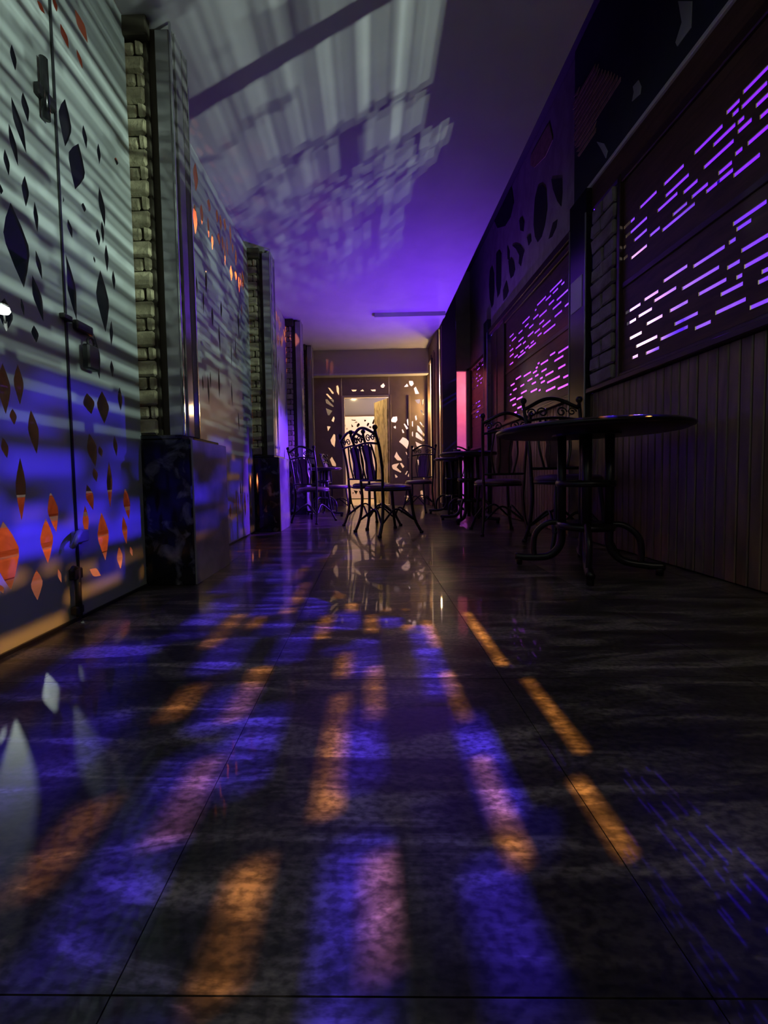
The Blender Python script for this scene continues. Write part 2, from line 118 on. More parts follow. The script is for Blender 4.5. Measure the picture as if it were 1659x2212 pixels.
    'leaves4': [[5.929,2.338,5.932,2.152,0.024],[6.026,2.327,6.035,2.238,0.023],[6.612,2.485,6.616,2.305,0.023],[6.343,2.408,6.339,2.309,0.024],[6.534,2.542,6.528,2.374,0.021],[6.395,2.539,6.394,2.355,0.013],[6.254,2.404,6.26,2.313,0.016],[5.891,2.573,5.899,2.397,0.019],[5.859,2.314,5.857,2.141,0.02],[6.222,2.542,6.225,2.423,0.03],[6.393,2.288,6.393,2.125,0.025],[6.47,2.369,6.461,2.231,0.023],[6.107,2.289,6.105,2.188,0.026],[6.021,2.479,6.012,2.396,0.021],[6.128,2.525,6.125,2.344,0.024],[6.216,2.299,6.222,2.205,0.031],[6.665,2.544,6.663,2.4,0.012],[5.969,2.605,5.977,2.414,0.018],[6.537,2.277,6.547,2.171,0.021],[5.97,1.815,5.971,1.673,0.01],[6.467,1.083,6.468,0.937,0.018],[6.126,1.982,6.134,1.802,0.009],[6.645,1.829,6.652,1.701,0.018],[6.012,1.234,6.006,1.107,0.016],[6.592,1.248,6.598,1.076,0.012],[6.656,1.088,6.648,0.847,0.016],[6.207,1.694,6.212,1.548,0.013],[6.212,1.48,6.21,1.291,0.013],[6.455,2.066,6.455,1.921,0.009],[5.895,2.039,5.89,1.892,0.011],[6.117,1.654,6.121,1.55,0.01],[6.398,1.802,6.405,1.691,0.018],[6.42,1.304,6.414,1.101,0.013],[6.109,0.266,6.107,0.161,0.009],[6.197,0.38,6.205,0.259,0.02],[6.036,0.46,6.035,0.219,0.013],[6.113,0.562,6.107,0.313,0.024],[6.306,0.336,6.314,0.226,0.028],[6.243,0.555,6.236,0.44,0.019],[6.59,0.299,6.594,0.12,0.024],[6.483,0.264,6.491,0.126,0.015],[5.938,0.483,5.948,0.358,0.029],[6.608,0.525,6.604,0.343,0.015],[5.859,0.458,5.865,0.269,0.016],[6.488,0.449,6.495,0.334,0.015],[6.419,0.291,6.415,0.158,0.03],[5.979,0.237,5.979,0.078,0.008],[5.931,0.317,5.922,0.205,0.01],[6.549,0.523,6.546,0.319,0.02],[6.184,0.208,6.189,0.106,0.021],[6.654,0.527,6.657,0.41,0.013],[6.332,0.559,6.342,0.411,0.027]],
}

# ------------------------------------------------------------------ materials
def mat(name, col, rough=.5, metal=0., spec=.5, coat=0., coat_rough=.08, col2=None, scale=6., stretch=(1, 1, 1), detail=4.,
        bump=0., bump_scale=40., lo=.35, hi=.65):
    m = bpy.data.materials.new(name)
    m.use_nodes = True
    nt = m.node_tree
    b = nt.nodes['Principled BSDF']
    b.inputs['Base Color'].default_value = (*col, 1)
    b.inputs['Roughness'].default_value = rough
    b.inputs['Metallic'].default_value = metal
    b.inputs['Specular IOR Level'].default_value = spec
    b.inputs['Coat Weight'].default_value = coat
    b.inputs['Coat Roughness'].default_value = coat_rough
    tc = nt.nodes.new('ShaderNodeTexCoord')
    mp = nt.nodes.new('ShaderNodeMapping')
    mp.inputs['Scale'].default_value = stretch
    geo = nt.nodes.new('ShaderNodeNewGeometry')
    nt.links.new(geo.outputs['Position'], mp.inputs['Vector'])
    if col2 is not None:
        n = nt.nodes.new('ShaderNodeTexNoise')
        n.inputs['Scale'].default_value = scale
        n.inputs['Detail'].default_value = detail
        n.inputs['Distortion'].default_value = .6
        r = nt.nodes.new('ShaderNodeValToRGB')
        r.color_ramp.elements[0].position = lo
        r.color_ramp.elements[1].position = hi
        r.color_ramp.elements[0].color = (*col, 1)
        r.color_ramp.elements[1].color = (*col2, 1)
        nt.links.new(mp.outputs[0], n.inputs['Vector'])
        nt.links.new(n.outputs['Fac'], r.inputs[0])
        nt.links.new(r.outputs[0], b.inputs['Base Color'])
    if bump:
        n2 = nt.nodes.new('ShaderNodeTexNoise')
        n2.inputs['Scale'].default_value = bump_scale
        n2.inputs['Detail'].default_value = 3
        bp = nt.nodes.new('ShaderNodeBump')
        bp.inputs['Strength'].default_value = bump
        bp.inputs['Distance'].default_value = .01
        nt.links.new(mp.outputs[0], n2.inputs['Vector'])
        nt.links.new(n2.outputs['Fac'], bp.inputs['Height'])
        nt.links.new(bp.outputs[0], b.inputs['Normal'])
    return m


def emit(name, col, s):
    m = bpy.data.materials.new(name)
    m.use_nodes = True
    nt = m.node_tree
    nt.nodes.remove(nt.nodes['Principled BSDF'])
    e = nt.nodes.new('ShaderNodeEmission')
    e.inputs[0].default_value = (*col, 1)
    e.inputs[1].default_value = s
    nt.links.new(e.outputs[0], nt.nodes['Material Output'].inputs[0])
    return m


def glass_mat():
    m = bpy.data.materials.new('clear_glass')
    m.use_nodes = True
    nt = m.node_tree
    nt.nodes.remove(nt.nodes['Principled BSDF'])
    t = nt.nodes.new('ShaderNodeBsdfTransparent')
    t.inputs[0].default_value = (.9, .95, .93, 1)
    g = nt.nodes.new('ShaderNodeBsdfGlossy')
    g.inputs['Roughness'].default_value = .03
    f = nt.nodes.new('ShaderNodeFresnel')
    f.inputs[0].default_value = 1.45
    mx = nt.nodes.new('ShaderNodeMixShader')
    gm = nt.nodes.new('ShaderNodeNewGeometry')
    inv = nt.nodes.new('ShaderNodeMath')
    inv.operation = 'SUBTRACT'
    inv.inputs[0].default_value = 1
    nt.links.new(gm.outputs['Backfacing'], inv.inputs[1])
    fm = nt.nodes.new('ShaderNodeMath')
    fm.operation = 'MULTIPLY'
    nt.links.new(f.outputs[0], fm.inputs[0])
    nt.links.new(inv.outputs[0], fm.inputs[1])
    nt.links.new(fm.outputs[0], mx.inputs[0])
    nt.links.new(t.outputs[0], mx.inputs[1])
    nt.links.new(g.outputs[0], mx.inputs[2])
    nt.links.new(mx.outputs[0], nt.nodes['Material Output'].inputs[0])
    return m


def frost_mat():
    m = bpy.data.materials.new('frosted_film')
    m.use_nodes = True
    nt = m.node_tree
    b = nt.nodes['Principled BSDF']
    b.inputs['Base Color'].default_value = (.34, .375, .36, 1)
    b.inputs['Roughness'].default_value = .32
    b.inputs['Specular IOR Level'].default_value = .45
    tr = nt.nodes.new('ShaderNodeBsdfTranslucent')
    tr.inputs[0].default_value = (.4, .43, .43, 1)
    mx = nt.nodes.new('ShaderNodeMixShader')
    mx.inputs[0].default_value = .01
    nt.links.new(b.outputs[0], mx.inputs[1])
    nt.links.new(tr.outputs[0], mx.inputs[2])
    nt.links.new(mx.outputs[0], nt.nodes['Material Output'].inputs[0])
    return m


def floor_mat():
    m = bpy.data.materials.new('polished_marble_tile')
    m.use_nodes = True
    nt = m.node_tree
    b = nt.nodes['Principled BSDF']
    geo = nt.nodes.new('ShaderNodeNewGeometry')
    mp = nt.nodes.new('ShaderNodeMapping')
    mp.inputs['Rotation'].default_value = (0, 0, math.radians(-24))
    mp.inputs['Scale'].default_value = (1.3, 7.0, 1)
    nt.links.new(geo.outputs['Position'], mp.inputs['Vector'])
    n = nt.nodes.new('ShaderNodeTexNoise')
    n.inputs['Scale'].default_value = 1.6
    n.inputs['Detail'].default_value = 6
    n.inputs['Roughness'].default_value = .62
    n.inputs['Distortion'].default_value = 1.1
    nt.links.new(mp.outputs[0], n.inputs['Vector'])
    r = nt.nodes.new('ShaderNodeValToRGB')
    e = r.color_ramp.elements
    e[0].position, e[0].color = .36, (.026, .021, .017, 1)
    e[1].position, e[1].color = .64, (.23, .19, .155, 1)
    x = e.new(.5)
    x.color = (.058, .047, .039, 1)
    nt.links.new(n.outputs['Fac'], r.inputs[0])
    # fine speckle of the stone print
    n2 = nt.nodes.new('ShaderNodeTexNoise')
    n2.inputs['Scale'].default_value = 95
    n2.inputs['Detail'].default_value = 2
    mp2 = nt.nodes.new('ShaderNodeMapping')
    mp2.inputs['Scale'].default_value = (.7, 1.3, 1)
    nt.links.new(geo.outputs['Position'], mp2.inputs['Vector'])
    nt.links.new(mp2.outputs[0], n2.inputs['Vector'])
    r2 = nt.nodes.new('ShaderNodeValToRGB')
    r2.color_ramp.elements[0].position, r2.color_ramp.elements[0].color = .36, (.45, .45, .45, 1)
    r2.color_ramp.elements[1].position, r2.color_ramp.elements[1].color = .60, (1.15, 1.15, 1.15, 1)
    nt.links.new(n2.outputs['Fac'], r2.inputs[0])
    mul = nt.nodes.new('ShaderNodeMix')
    mul.data_type = 'RGBA'
    mul.blend_type = 'MULTIPLY'
    mul.inputs['Factor'].default_value = 1
    nt.links.new(r.outputs[0], mul.inputs['A'])
    nt.links.new(r2.outputs[0], mul.inputs['B'])
    nt.links.new(mul.outputs['Result'], b.inputs['Base Color'])
    b.inputs['Roughness'].default_value = .30
    b.inputs['Specular IOR Level'].default_value = .28
    b.inputs['Coat Weight'].default_value = .4
    b.inputs['Coat Roughness'].default_value = .035
    return m


M = dict(
    floor=floor_mat(), glass=glass_mat(), frost=frost_mat(),
    grout=mat('dark_grout', (.012, .010, .009), .7),
    ceil=mat('painted_ceiling', (.62, .60, .60), .8, col2=(.56, .54, .55), scale=3),
    marble=mat('black_marble', (.008, .009, .009), .12, spec=.4, col2=(.22, .225, .21), scale=11, detail=8, lo=.55, hi=.78),
    greymarble=mat('grey_marble', (.20, .20, .20), .18, spec=.5, col2=(.28, .275, .27), scale=7, detail=6),
    stone=mat('carved_stone', (.27, .245, .14), .85, col2=(.37, .335, .20), scale=18, bump=.5, bump_scale=60),
    pierstone=mat('pier_stone', (.13, .105, .08), .8, col2=(.22, .20, .17), scale=7, bump=.5, bump_scale=50),
    stonedark=mat('stone_backing', (.05, .043, .025), .9),
    concrete=mat('column_render', (.17, .165, .16), .75, col2=(.22, .21, .205), scale=8),
    polish=mat('polished_strip', (.27, .27, .27), .10, metal=.25, col2=(.34, .34, .33), scale=5),
    chrome=mat('brushed_steel', (.62, .62, .62), .12, metal=1.),
    iron=mat('wrought_iron', (.020, .016, .018), .32, metal=.55, spec=.5),
    seat=mat('dark_vinyl', (.085, .035, .060), .36, col2=(.11, .045, .075), scale=30),
    tabletop=mat('dark_tabletop', (.05, .028, .03), .28, col2=(.08, .045, .045), scale=12),
    wood=mat('dark_wood', (.060, .030, .022), .42, spec=.2, col2=(.10, .052, .036), scale=5, stretch=(6, 1, 6), detail=6),
    woodframe=mat('frame_wood', (.030, .014, .011), .35, col2=(.05, .024, .018), scale=6, stretch=(8, 1, 8)),
    plank=mat('plank_wood', (.12, .070, .036), .42, col2=(.21, .13, .07), scale=4, stretch=(5, 5, .7), detail=6),
    plankgap=mat('plank_backing', (.012, .008, .006), .8),
    blackpost=mat('black_post', (.012, .013, .014), .22, col2=(.02, .021, .022), scale=8),
    muralnavy=mat('mural_navy', (.018, .022, .034), .6, col2=(.03, .034, .045), scale=4),
    muralpale=mat('mural_plaster', (.30, .25, .26), .7, col2=(.40, .35, .36), scale=5, stretch=(1, 2, 1)),
    paintdark=mat('dark_paint', (.022, .02, .022), .6),
    paintbrown=mat('brown_paint', (.50, .34, .20), .6, col2=(.34, .22, .13), scale=20),
    paintwhite=mat('pale_paint', (.38, .40, .42), .6),
    trimwhite=mat('pale_trim', (.62, .60, .58), .5),
    beam=mat('beam_paint', (.50, .42, .40), .75),
    brown=mat('brown_board', (.22, .16, .11), .5, col2=(.27, .195, .14), scale=6),
    brownwall=mat('brown_wall', (.15, .09, .055), .5, col2=(.21, .13, .08), scale=4),
    darkpillar=mat('dark_pillar', (.035, .018, .025), .4),
    whiteboard=mat('white_board', (.70, .60, .66), .55),
    yellowwall=mat('yellow_wall', (.60, .54, .30), .7),
    jamb=mat('pale_jamb', (.62, .52, .30), .4),
    leafwood=mat('streaked_door', (.66, .56, .32), .4, col2=(.20, .15, .07), scale=9, stretch=(1, 3, .6), detail=5, lo=.48, hi=.66),
    plaster=mat('grey_plaster', (.42, .39, .40), .8, col2=(.34, .31, .32), scale=5),
    pinkwall=mat('pink_wall', (.80, .64, .68), .7, col2=(.66, .50, .58), scale=4),
    barwall=mat('bar_room_wall', (.50, .47, .50), .7),
    blueglass=mat('dark_window_glass', (.10, .10, .13), .1),
    ground=mat('yard_paving', (.36, .30, .27), .8, col2=(.26, .22, .20), scale=6),
    eaves=mat('orange_eaves', (.55, .33, .26), .7, col2=(.40, .22, .17), scale=8),
    yardwall=mat('grey_yard_wall', (.42, .42, .41), .85, col2=(.32, .32, .31), scale=2),
    kerb=mat('terracotta_kerb', (.50, .26, .18), .75, col2=(.36, .18, .12), scale=14),
    housing=mat('black_housing', (.02, .02, .02), .4),
    bulb=emit('lit_bulb', (1, .72, .45), 9), lamp=emit('lit_lamp', (1, 1, .97), 14),
    palepatch=mat('pale_patch', (.45, .42, .44), .35),
    brass=mat('worn_brass', (.42, .32, .20), .3, metal=.9),
)


# ------------------------------------------------------------------ helpers
def link(name, me, m, parent=None):
    o = bpy.data.objects.new(name, me)
    if m is not None:
        me.materials.append(m)
    C.objects.link(o)
    if parent is not None:
        o.parent = parent
    return o


def mesh_of(name, bm):
    bmesh.ops.recalc_face_normals(bm, faces=bm.faces[:])
    me = bpy.data.meshes.new(name)
    bm.to_mesh(me)
    bm.free()
    return me


def obj(name, bm, m, parent=None, smooth=False):
    me = mesh_of(name, bm)
    if smooth:
        for p in me.polygons:
            p.use_smooth = True
    return link(name, me, m, parent)


def add_box(bm, x0, x1, y0, y1, z0, z1, bev=0.):
    vs = [bm.verts.new((x, y, z)) for z in (z0, z1) for y in (y0, y1) for x in (x0, x1)]
    fs = [bm.faces.new([vs[i] for i in f]) for f in ((0, 2, 3, 1), (4, 5, 7, 6), (0, 1, 5, 4), (2, 6, 7, 3), (0, 4, 6, 2), (1, 3, 7, 5))]
    if bev:
        es = list({e for f in fs for e in f.edges})
        bmesh.ops.bevel(bm, geom=es, offset=bev, segments=1, affect='EDGES', profile=.5)
    return bm


def box(name, m, x0, x1, y0, y1, z0, z1, parent=None, bev=0.):
    return obj(name, add_box(bmesh.new(), x0, x1, y0, y1, z0, z1, bev), m, parent)


def add_tube(bm, pts, r, n=8, close=False):
    pts = [Vector(p) for p in pts]
    k = len(pts)
    rings = []
    up = Vector((0, 0, 1))
    prev = None
    for i, p in enumerate(pts):
        if close:
            t = (pts[(i+1) % k] - pts[i-1])
        else:
            t = pts[min(i+1, k-1)] - pts[max(i-1, 0)]
        t.normalize()
        if prev is None:
            ref = up if abs(t.dot(up)) < .9 else Vector((1, 0, 0))
            a = t.cross(ref).normalized()
        else:
            a = (prev - t*prev.dot(t))
            a = a.normalized() if a.length > 1e-6 else t.orthogonal().normalized()
        prev = a
        b = t.cross(a)
        rr = r[i] if isinstance(r, (list, tuple)) else r
        rings.append([bm.verts.new(p + (a*math.cos(2*PI*j/n) + b*math.sin(2*PI*j/n))*rr) for j in range(n)])
    for i in range(k if close else k-1):
        A, B = rings[i], rings[(i+1) % k]
        for j in range(n):
            bm.faces.new((A[j], A[(j+1) % n], B[(j+1) % n], B[j]))
    if not close:
        bm.faces.new(rings[0][::-1])
        bm.faces.new(rings[-1])
    return bm


def tube(name, m, pts, r, parent=None, n=8, close=False):
    return obj(name, add_tube(bmesh.new(), pts, r, n, close), m, parent, True)


def add_lathe(bm, prof, n=24, cx=0, cy=0):
    rings = []
    for r, z in prof:
        if r < 1e-5:
            rings.append([bm.verts.new((cx, cy, z))])
        else:
            rings.append([bm.verts.new((cx + r*math.cos(2*PI*j/n), cy + r*math.sin(2*PI*j/n), z)) for j in range(n)])
    for A, B in zip(rings, rings[1:]):
        for j in range(n):
            a, b, c, d = A[j % len(A)], A[(j+1) % len(A)], B[(j+1) % len(B)], B[j % len(B)]
            f = []
            for v in (a, b, c, d):
                if v not in f:
                    f.append(v)
            if len(f) > 2:
                bm.faces.new(f)
    return bm


def arc(c, u, v, r, a0, a1, n=10, rv=None):
    c, u, v = Vector(c), Vector(u), Vector(v)
    rv = r if rv is None else rv
    return [c + u*r*math.cos(a0 + (a1-a0)*i/n) + v*rv*math.sin(a0 + (a1-a0)*i/n) for i in range(n+1)]


def spline(pts, n=6):
    pts = [Vector(p) for p in pts]
    out = []
    P = [pts[0]*2 - pts[1]] + pts + [pts[-1]*2 - pts[-2]]
    for i in range(1, len(P)-2):
        for j in range(n):
            t = j/n
            a, b, c, d = P[i-1], P[i], P[i+1], P[i+2]
            out.append(.5*((2*b) + (c-a)*t + (2*a-5*b+4*c-d)*t*t + (3*b-a-3*c+d)*t**3))
    out.append(pts[-1])
    return out


def cross(p, q, r, s):
    def o(a, b, c): return (b[0]-a[0])*(c[1]-a[1]) - (b[1]-a[1])*(c[0]-a[0])
    return o(p, q, r)*o(p, q, s) <= 0 and o(r, s, p)*o(r, s, q) <= 0


def clash(A, B):
    if max(a[0] for a in A) < min(b[0] for b in B) or max(b[0] for b in B) < min(a[0] for a in A):
        return False
    if max(a[1] for a in A) < min(b[1] for b in B) or max(b[1] for b in B) < min(a[1] for a in A):
        return False
    return any(cross(A[i-1], A[i], B[j-1], B[j]) for i in range(len(A)) for j in range(len(B)))


def pierced(outer, holes, place, depth):
    """board with real holes: 2-D outline and holes, filled, placed in 3-D and given thickness along 'depth'"""
    bm = bmesh.new()
    kept = []
    for h in holes:
        inside = all(min(o[0] for o in outer) < p[0] < max(o[0] for o in outer) and min(o[1] for o in outer) < p[1] < max(o[1] for o in outer) for p in h)
        if inside and not any(clash(h, k) for k in kept):
            kept.append(h)
    es = []
    for loop in [outer] + kept:
        vs = [bm.verts.new((p[0], p[1], 0)) for p in loop]
        es += [bm.edges.new((vs[i-1], vs[i])) for i in range(len(vs))]
    bmesh.ops.triangle_fill(bm, edges=es, use_beauty=True, use_dissolve=False, normal=(0, 0, 1))
    for v in bm.verts:
        v.co = Vector(place(v.co.x, v.co.y))
    if any(depth):
        r = bmesh.ops.extrude_face_region(bm, geom=bm.faces[:])
        d = Vector(depth)
        for g in r['geom']:
            if isinstance(g, bmesh.types.BMVert):
                g.co += d
    return bm


def poly_bm(bm, pts, place, depth):
    vs = [bm.verts.new(place(*p)) for p in pts]
    f = bm.faces.new(vs)
    r = bmesh.ops.extrude_face_region(bm, geom=[f])
    for g in r['geom']:
        if isinstance(g, bmesh.types.BMVert):
            g.co += Vector(depth)
    return bm


def empty(name, loc=(0, 0, 0), rz=0., s=1.):
    o = bpy.data.objects.new(name, None)
    o.empty_display_size = .1
    o.location = loc
    o.rotation_euler = (0, 0, rz)
    o.scale = (s, s, s)
    C.objects.link(o)
    return o


def tag(o, label, cat, group=None):
    o['label'] = label
    o['category'] = cat
    if group:
        o['group'] = group
    return o


def struct(o, label=None):
    o['kind'] = 'structure'
    if label:
        o['label'] = label
    return o


def dup(o, parent=None):
    c = o.copy()
    C.objects.link(c)
    c.parent = parent
    for ch in list(o.children):
        dup(ch, c)
    return c


rnd = random.Random(11)
XL, XR, ZC, YE = -1.10, 1.66, 2.66, 6.75

# ------------------------------------------------------------------ floor, ceiling, walls
fl = struct(box('floor', M['grout'], -1.2, 1.72, -2.2, 6.8, -.06, -.012), 'dark polished marble-look tiled floor of the corridor')
xs = [-1.14, -.87, -.27, .33, .93, 1.53, 1.70]
ys = [-2.2, -2.022, -1.422, -.822, -.222] + [.362 + .6*i for i in range(11)] + [6.79]
g = .0008
tiles = {}
for i in range(len(xs)-1):
    for j in range(len(ys)-1):
        w, d = xs[i+1]-xs[i], ys[j+1]-ys[j]
        key = (round(w, 3), round(d, 3))
        if key not in tiles:
            tiles[key] = mesh_of('tile', add_box(bmesh.new(), g, w-g, g, d-g, -.013, 0))
            tiles[key].materials.append(M['floor'])
        o = bpy.data.objects.new('tile', tiles[key])
        C.objects.link(o)
        o.parent = fl
        o.location = (xs[i], ys[j], 0)
struct(box('floor', M['brownwall'], 1.72, 5.1, -2.2, 7.8, -.06, -.001), 'brown floor of the bar room behind the screens')
struct(box('floor', M['jamb'], -1.3, 1.3, 6.8, 8.8, -.06, .0), 'pale lit floor of the room beyond the far door')

struct(box('ceiling', M['ceil'], -1.35, 1.06, -2.2, 6.95, ZC, ZC+.12), 'flat pale ceiling slab lit violet')
struct(box('ceiling', M['paintdark'], 1.06, 1.72, -2.2, 7.9, 3.75, 3.85), 'higher dark ceiling beyond the slab edge')
struct(box('ceiling', M['barwall'], 1.72, 5.2, -2.2, 7.9, 3.75, 3.85), 'pale ceiling of the bar room, lit blue and pink')
struct(box('ceiling', M['ceil'], 1.06, 1.32, 5.8, 6.95, ZC, ZC+.12), 'small pale ceiling over the far right recess')
struct(box('trim_8', M['ceil'], .11, 1.04, 5.16, 5.26, ZC-.055, ZC-.001), 'short shallow beam under the ceiling at far right')
struct(box('wall_slab_edge', M['paintdark'], 1.04, 1.06, -2.2, 6.95, ZC+.13, 3.75), 'dark upstand above the edge of the ceiling slab')
struct(box('wall_behind', M['plaster'], -1.3, 1.75, -2.35, -2.2, 0, 3.85), 'plain grey wall closing the corridor behind the viewer')

# right wall: dado of planks, sill, posts, screens, lintel and mural above
wr = struct(box('wall_right', M['plankgap'], XR+.005, XR+.06, -2.2, 5.40, 0, 1.095), 'dark plank dado under the slotted screens')
pm = mesh_of('plank', add_box(bmesh.new(), -.016, .006, .002, .0535,   .004, 1.093, .004))
pm.materials.append(M['plank'])
y = .3
while y < 5.36:
    o = bpy.data.objects.new('plank', pm)
    C.objects.link(o)
    o.parent = wr
    o.location = (XR + rnd.uniform(-.002, .002), y, 0)
    y += .0556
    if 2.86 < y < 3.13:
        y = 3.135
    if y > 5.18:
        break
struct(box('trim_1', M['woodframe'], XR-.055, XR+.06, -2.2, 2.893, 1.095, 1.13, None, .005), 'dark wooden sill rail under the near slotted screen')
struct(box('trim_7', M['woodframe'], XR-.055, XR+.06, 3.136, 5.23, 1.095, 1.13, None, .005), 'dark wooden sill rail under the middle slotted screen')
t = struct(box('trim_2', M['trimwhite'], XR-.03, XR+.06, -2.2, 3.12, 2.575, 2.600, None, .003), 'thin pale edge strip under the dark painted wall panel')
struct(box('trim_3', M['woodframe'], XR-.045, XR+.06, 3.13, 5.22, 2.36, 2.43, None, .005), 'dark lintel over the middle slotted screen')
struct(box('trim_4', M['wood'], XR-.012, XR+.06, -2.2, 2.9, 2.42, 2.575), 'reddish wooden lintel board over the near slotted screen')

mu = empty('wall_mural', (XR, 2.5, 2.6))
tag(mu, 'dark painted wall mural with pale finger-like strokes above the slotted screens', 'mural')


def mural(name, m, x0, x1, y0, y1, z0, z1):
    o = box(name, m, x0, x1, y0, y1, z0, z1)
    o.parent = mu
    o.matrix_parent_inverse = Matrix.Translation(mu.location).inverted()
    return o


mural('painted_panel', M['muralnavy'], XR-.02, XR+.06, -2.2, 3.13, 2.60, 3.745)
mural('painted_panel', M['muralpale'], XR, XR+.06, 3.13, 5.28, 2.43, 3.745)


def paint(name, polys, m, x, dx):
    for p in polys:
        o = obj(name, poly_bm(bmesh.new(), p, lambda a, b: (x, a, b), (dx, 0, 0)), m, mu)
        o.matrix_parent_inverse = Matrix.Translation(mu.location).inverted()


paint('dark_stroke', D['mural_dark'], M['paintdark'], XR-.004, .006)
paint('pale_stroke', D['mural_pale'], M['paintwhite'], XR-.024, .006)
paint('brown_stroke', D['mural_brown'], M['paintbrown'], XR-.004, .006)
# the brown wing is made of long horizontal strips
W = D['mural_wing'][0]
z0w, z1w = min(p[1] for p in W), max(p[1] for p in W)


def span(poly, z):
    xs_ = []
    for i in range(len(poly)):
        (a, b), (c, d) = poly[i-1], poly[i]
        if (b-z)*(d-z) < 0:
            xs_.append(a + (c-a)*(z-b)/(d-b))
    return (min(xs_), max(xs_)) if len(xs_) > 1 else None


nz = 13
for i in range(nz):
    za, zb = z0w + (z1w-z0w)*(i+.12)/nz, z0w + (z1w-z0w)*(i+.86)/nz
    s = span(W, (za+zb)/2)
    if s and s[1]-s[0] > .03:
        paint('brown_feather', [[(s[0]+rnd.uniform(0, .03), za), (s[1]-rnd.uniform(0, .05), za+.004), (s[1], zb), (s[0], zb-.004)]], M['paintbrown'], XR-.024, .006)

struct(box('wall_right_far', M['plaster'], XR, XR+.06, 5.28, 6.35, 2.22, 3.745), 'plain grey wall beyond the end of the mural')
struct(box('wall_return', M['plaster'], 1.60, XR+.06, 6.30, 6.36, 0, 2.22), 'narrow plaster pier beside the pink doorway')
struct(box('wall_return', M['plaster'], 1.28, XR+.06, 6.30, 6.36, 2.18, 3.745), 'grey plaster above the pink doorway')
struct(box('wall_pink', M['pinkwall'], 1.25, 2.3, 7.5, 7.56, 0, 2.9), 'pink lit wall seen through the far right doorway')
struct(box('wall_pink_side', M['pinkwall'], 1.25, 1.30, 6.36, 7.5, 0, 2.9), 'pink lit side wall inside the far right doorway')
struct(box('ceiling', M['pinkwall'], 1.25, 2.3, 6.36, 7.56, 2.9, 2.95), 'ceiling of the pink lit room')
struct(box('wall_pink_right', M['pinkwall'], 2.25, 2.3, 6.36, 7.5, 0, 2.9), 'right wall of the pink lit room')

# bar room shell
struct(box('wall_bar_back', M['barwall'], XR+.06, 5.05, 6.20, 6.28, 0, 3.75), 'wall of the bar room facing the screens, lit violet and pink')
struct(box('wall_bar_side', M['barwall'], 4.95, 5.05, -2.2, 6.20, 0, 3.75), 'far side wall of the bar room, lit blue')
struct(box('wall_bar_front', M['plankgap'], XR+.06, 5.05, -2.35, -2.2, 0, 3.75), 'dark end wall of the bar room')

# ------------------------------------------------------------------ posts and stone pier of the right wall
def black_post(y0, y1, label):
    r = empty('black_post', (XR, (y0+y1)/2, 0))
    tag(r, label, 'post', 'black posts between the slotted screens')
    d = (y1-y0)/2
    obj('shaft', add_box(bmesh.new(), -.055, .004, -d, d, 0, 2.574, .004), M['blackpost'], r)
    for s in (-1, 1):
        obj('edge_strip', add_box(bmesh.new(), -.060, -.052, s*(d-.004)-.004, s*(d-.004)+.004, .01, 2.40, .001), M['polish'], r)
    return r


black_post(2.90, 3.13, 'broad black post between the near and the middle slotted screen')
black_post(5.24, 5.40, 'narrow black post at the far end of the middle slotted screen')
np_ = box('post_patch', M['palepatch'], XR-.0585, XR-.0552, 2.945, 3.10, 1.75, 1.985)  # thin pale rectangle lying on the face of the post
tag(np_, 'small pale plate fixed on the broad black post', 'patch')

sp = empty('stone_pier', (XR, 2.735, 1.13))
tag(sp, 'rough stone pier beside the near slotted screen, on the dark sill', 'pier')
obj('backing', add_box(bmesh.new(), -.005, .06, -.135, .16, 0, 1.27), M['stonedark'], sp)
bricks = []
for k in range(4):
    bm = bmesh.new()
    add_box(bm, -.03, .0, .003, .262 if k == 0 else (.15, .11, .128)[k-1], .003, .097, .010)
    for v in bm.verts:
        v.co.x += rnd.uniform(-.008, .004)
    me = mesh_of('brick', bm)
    me.materials.append(M['pierstone'])
    bricks.append(me)
for i in range(12):
    row = ((0, 0.),) if i % 3 == 0 else (((1, 0.), (2, .152)) if i % 3 == 1 else ((3, 0.), (3, .132)))
    for k, oy in row:
        o = bpy.data.objects.new('brick', bricks[k])
        C.objects.link(o)
        o.parent = sp
        o.location = (-.006 + rnd.uniform(-.006, .006), -.13+oy, .006 + .104*i)

# ------------------------------------------------------------------ slotted screens
def screen(slots, y0, y1, z0, z1, label, fl=.06, fr=.06, top=.06):
    r = empty('slotted_screen', (XR, (y0+y1)/2, z0))
    tag(r, label, 'screen', 'slotted screens along the right wall')
    holes = []
    for a, b, z in slots:
        a, b = max(a, y0+fl+.006), min(b, y1-fr-.006)
        if b-a > .012:
            holes.append([(a, z-.0095), (b, z-.0095), (b, z+.0095), (a, z+.0095)])
    ym = (y0+y1)/2
    pl = lambda a, b: (0, a-ym, b-z0)
    obj('panel', pierced([(y0+.01, z0+.01), (y1-.01, z0+.01), (y1-.01, z1-.01), (y0+.01, z1-.01)], holes, pl, (.006, 0, 0)), M['wood'], r)
    h = (y1-y0)/2
    H = z1-z0
    for a, b in ((-h, -h+fl), (h-fr, h)):
        dp = (-.025, .05) if b-a > .02 else (-.012, .02)
        obj('stile', add_box(bmesh.new(), *dp, a, b, 0, H, .003), M['woodframe'], r)
    for a, b in ((0, .03), (H-top, H)):
        obj('rail', add_box(bmesh.new(), -.022, .048, -h+fl, h-fr, a, b, .006), M['woodframe'], r)
    obj('middle_rail', add_box(bmesh.new(), -.010, -.0005, -h+fl, h-fr, .565, .600, .003), M['woodframe'], r)
    return r


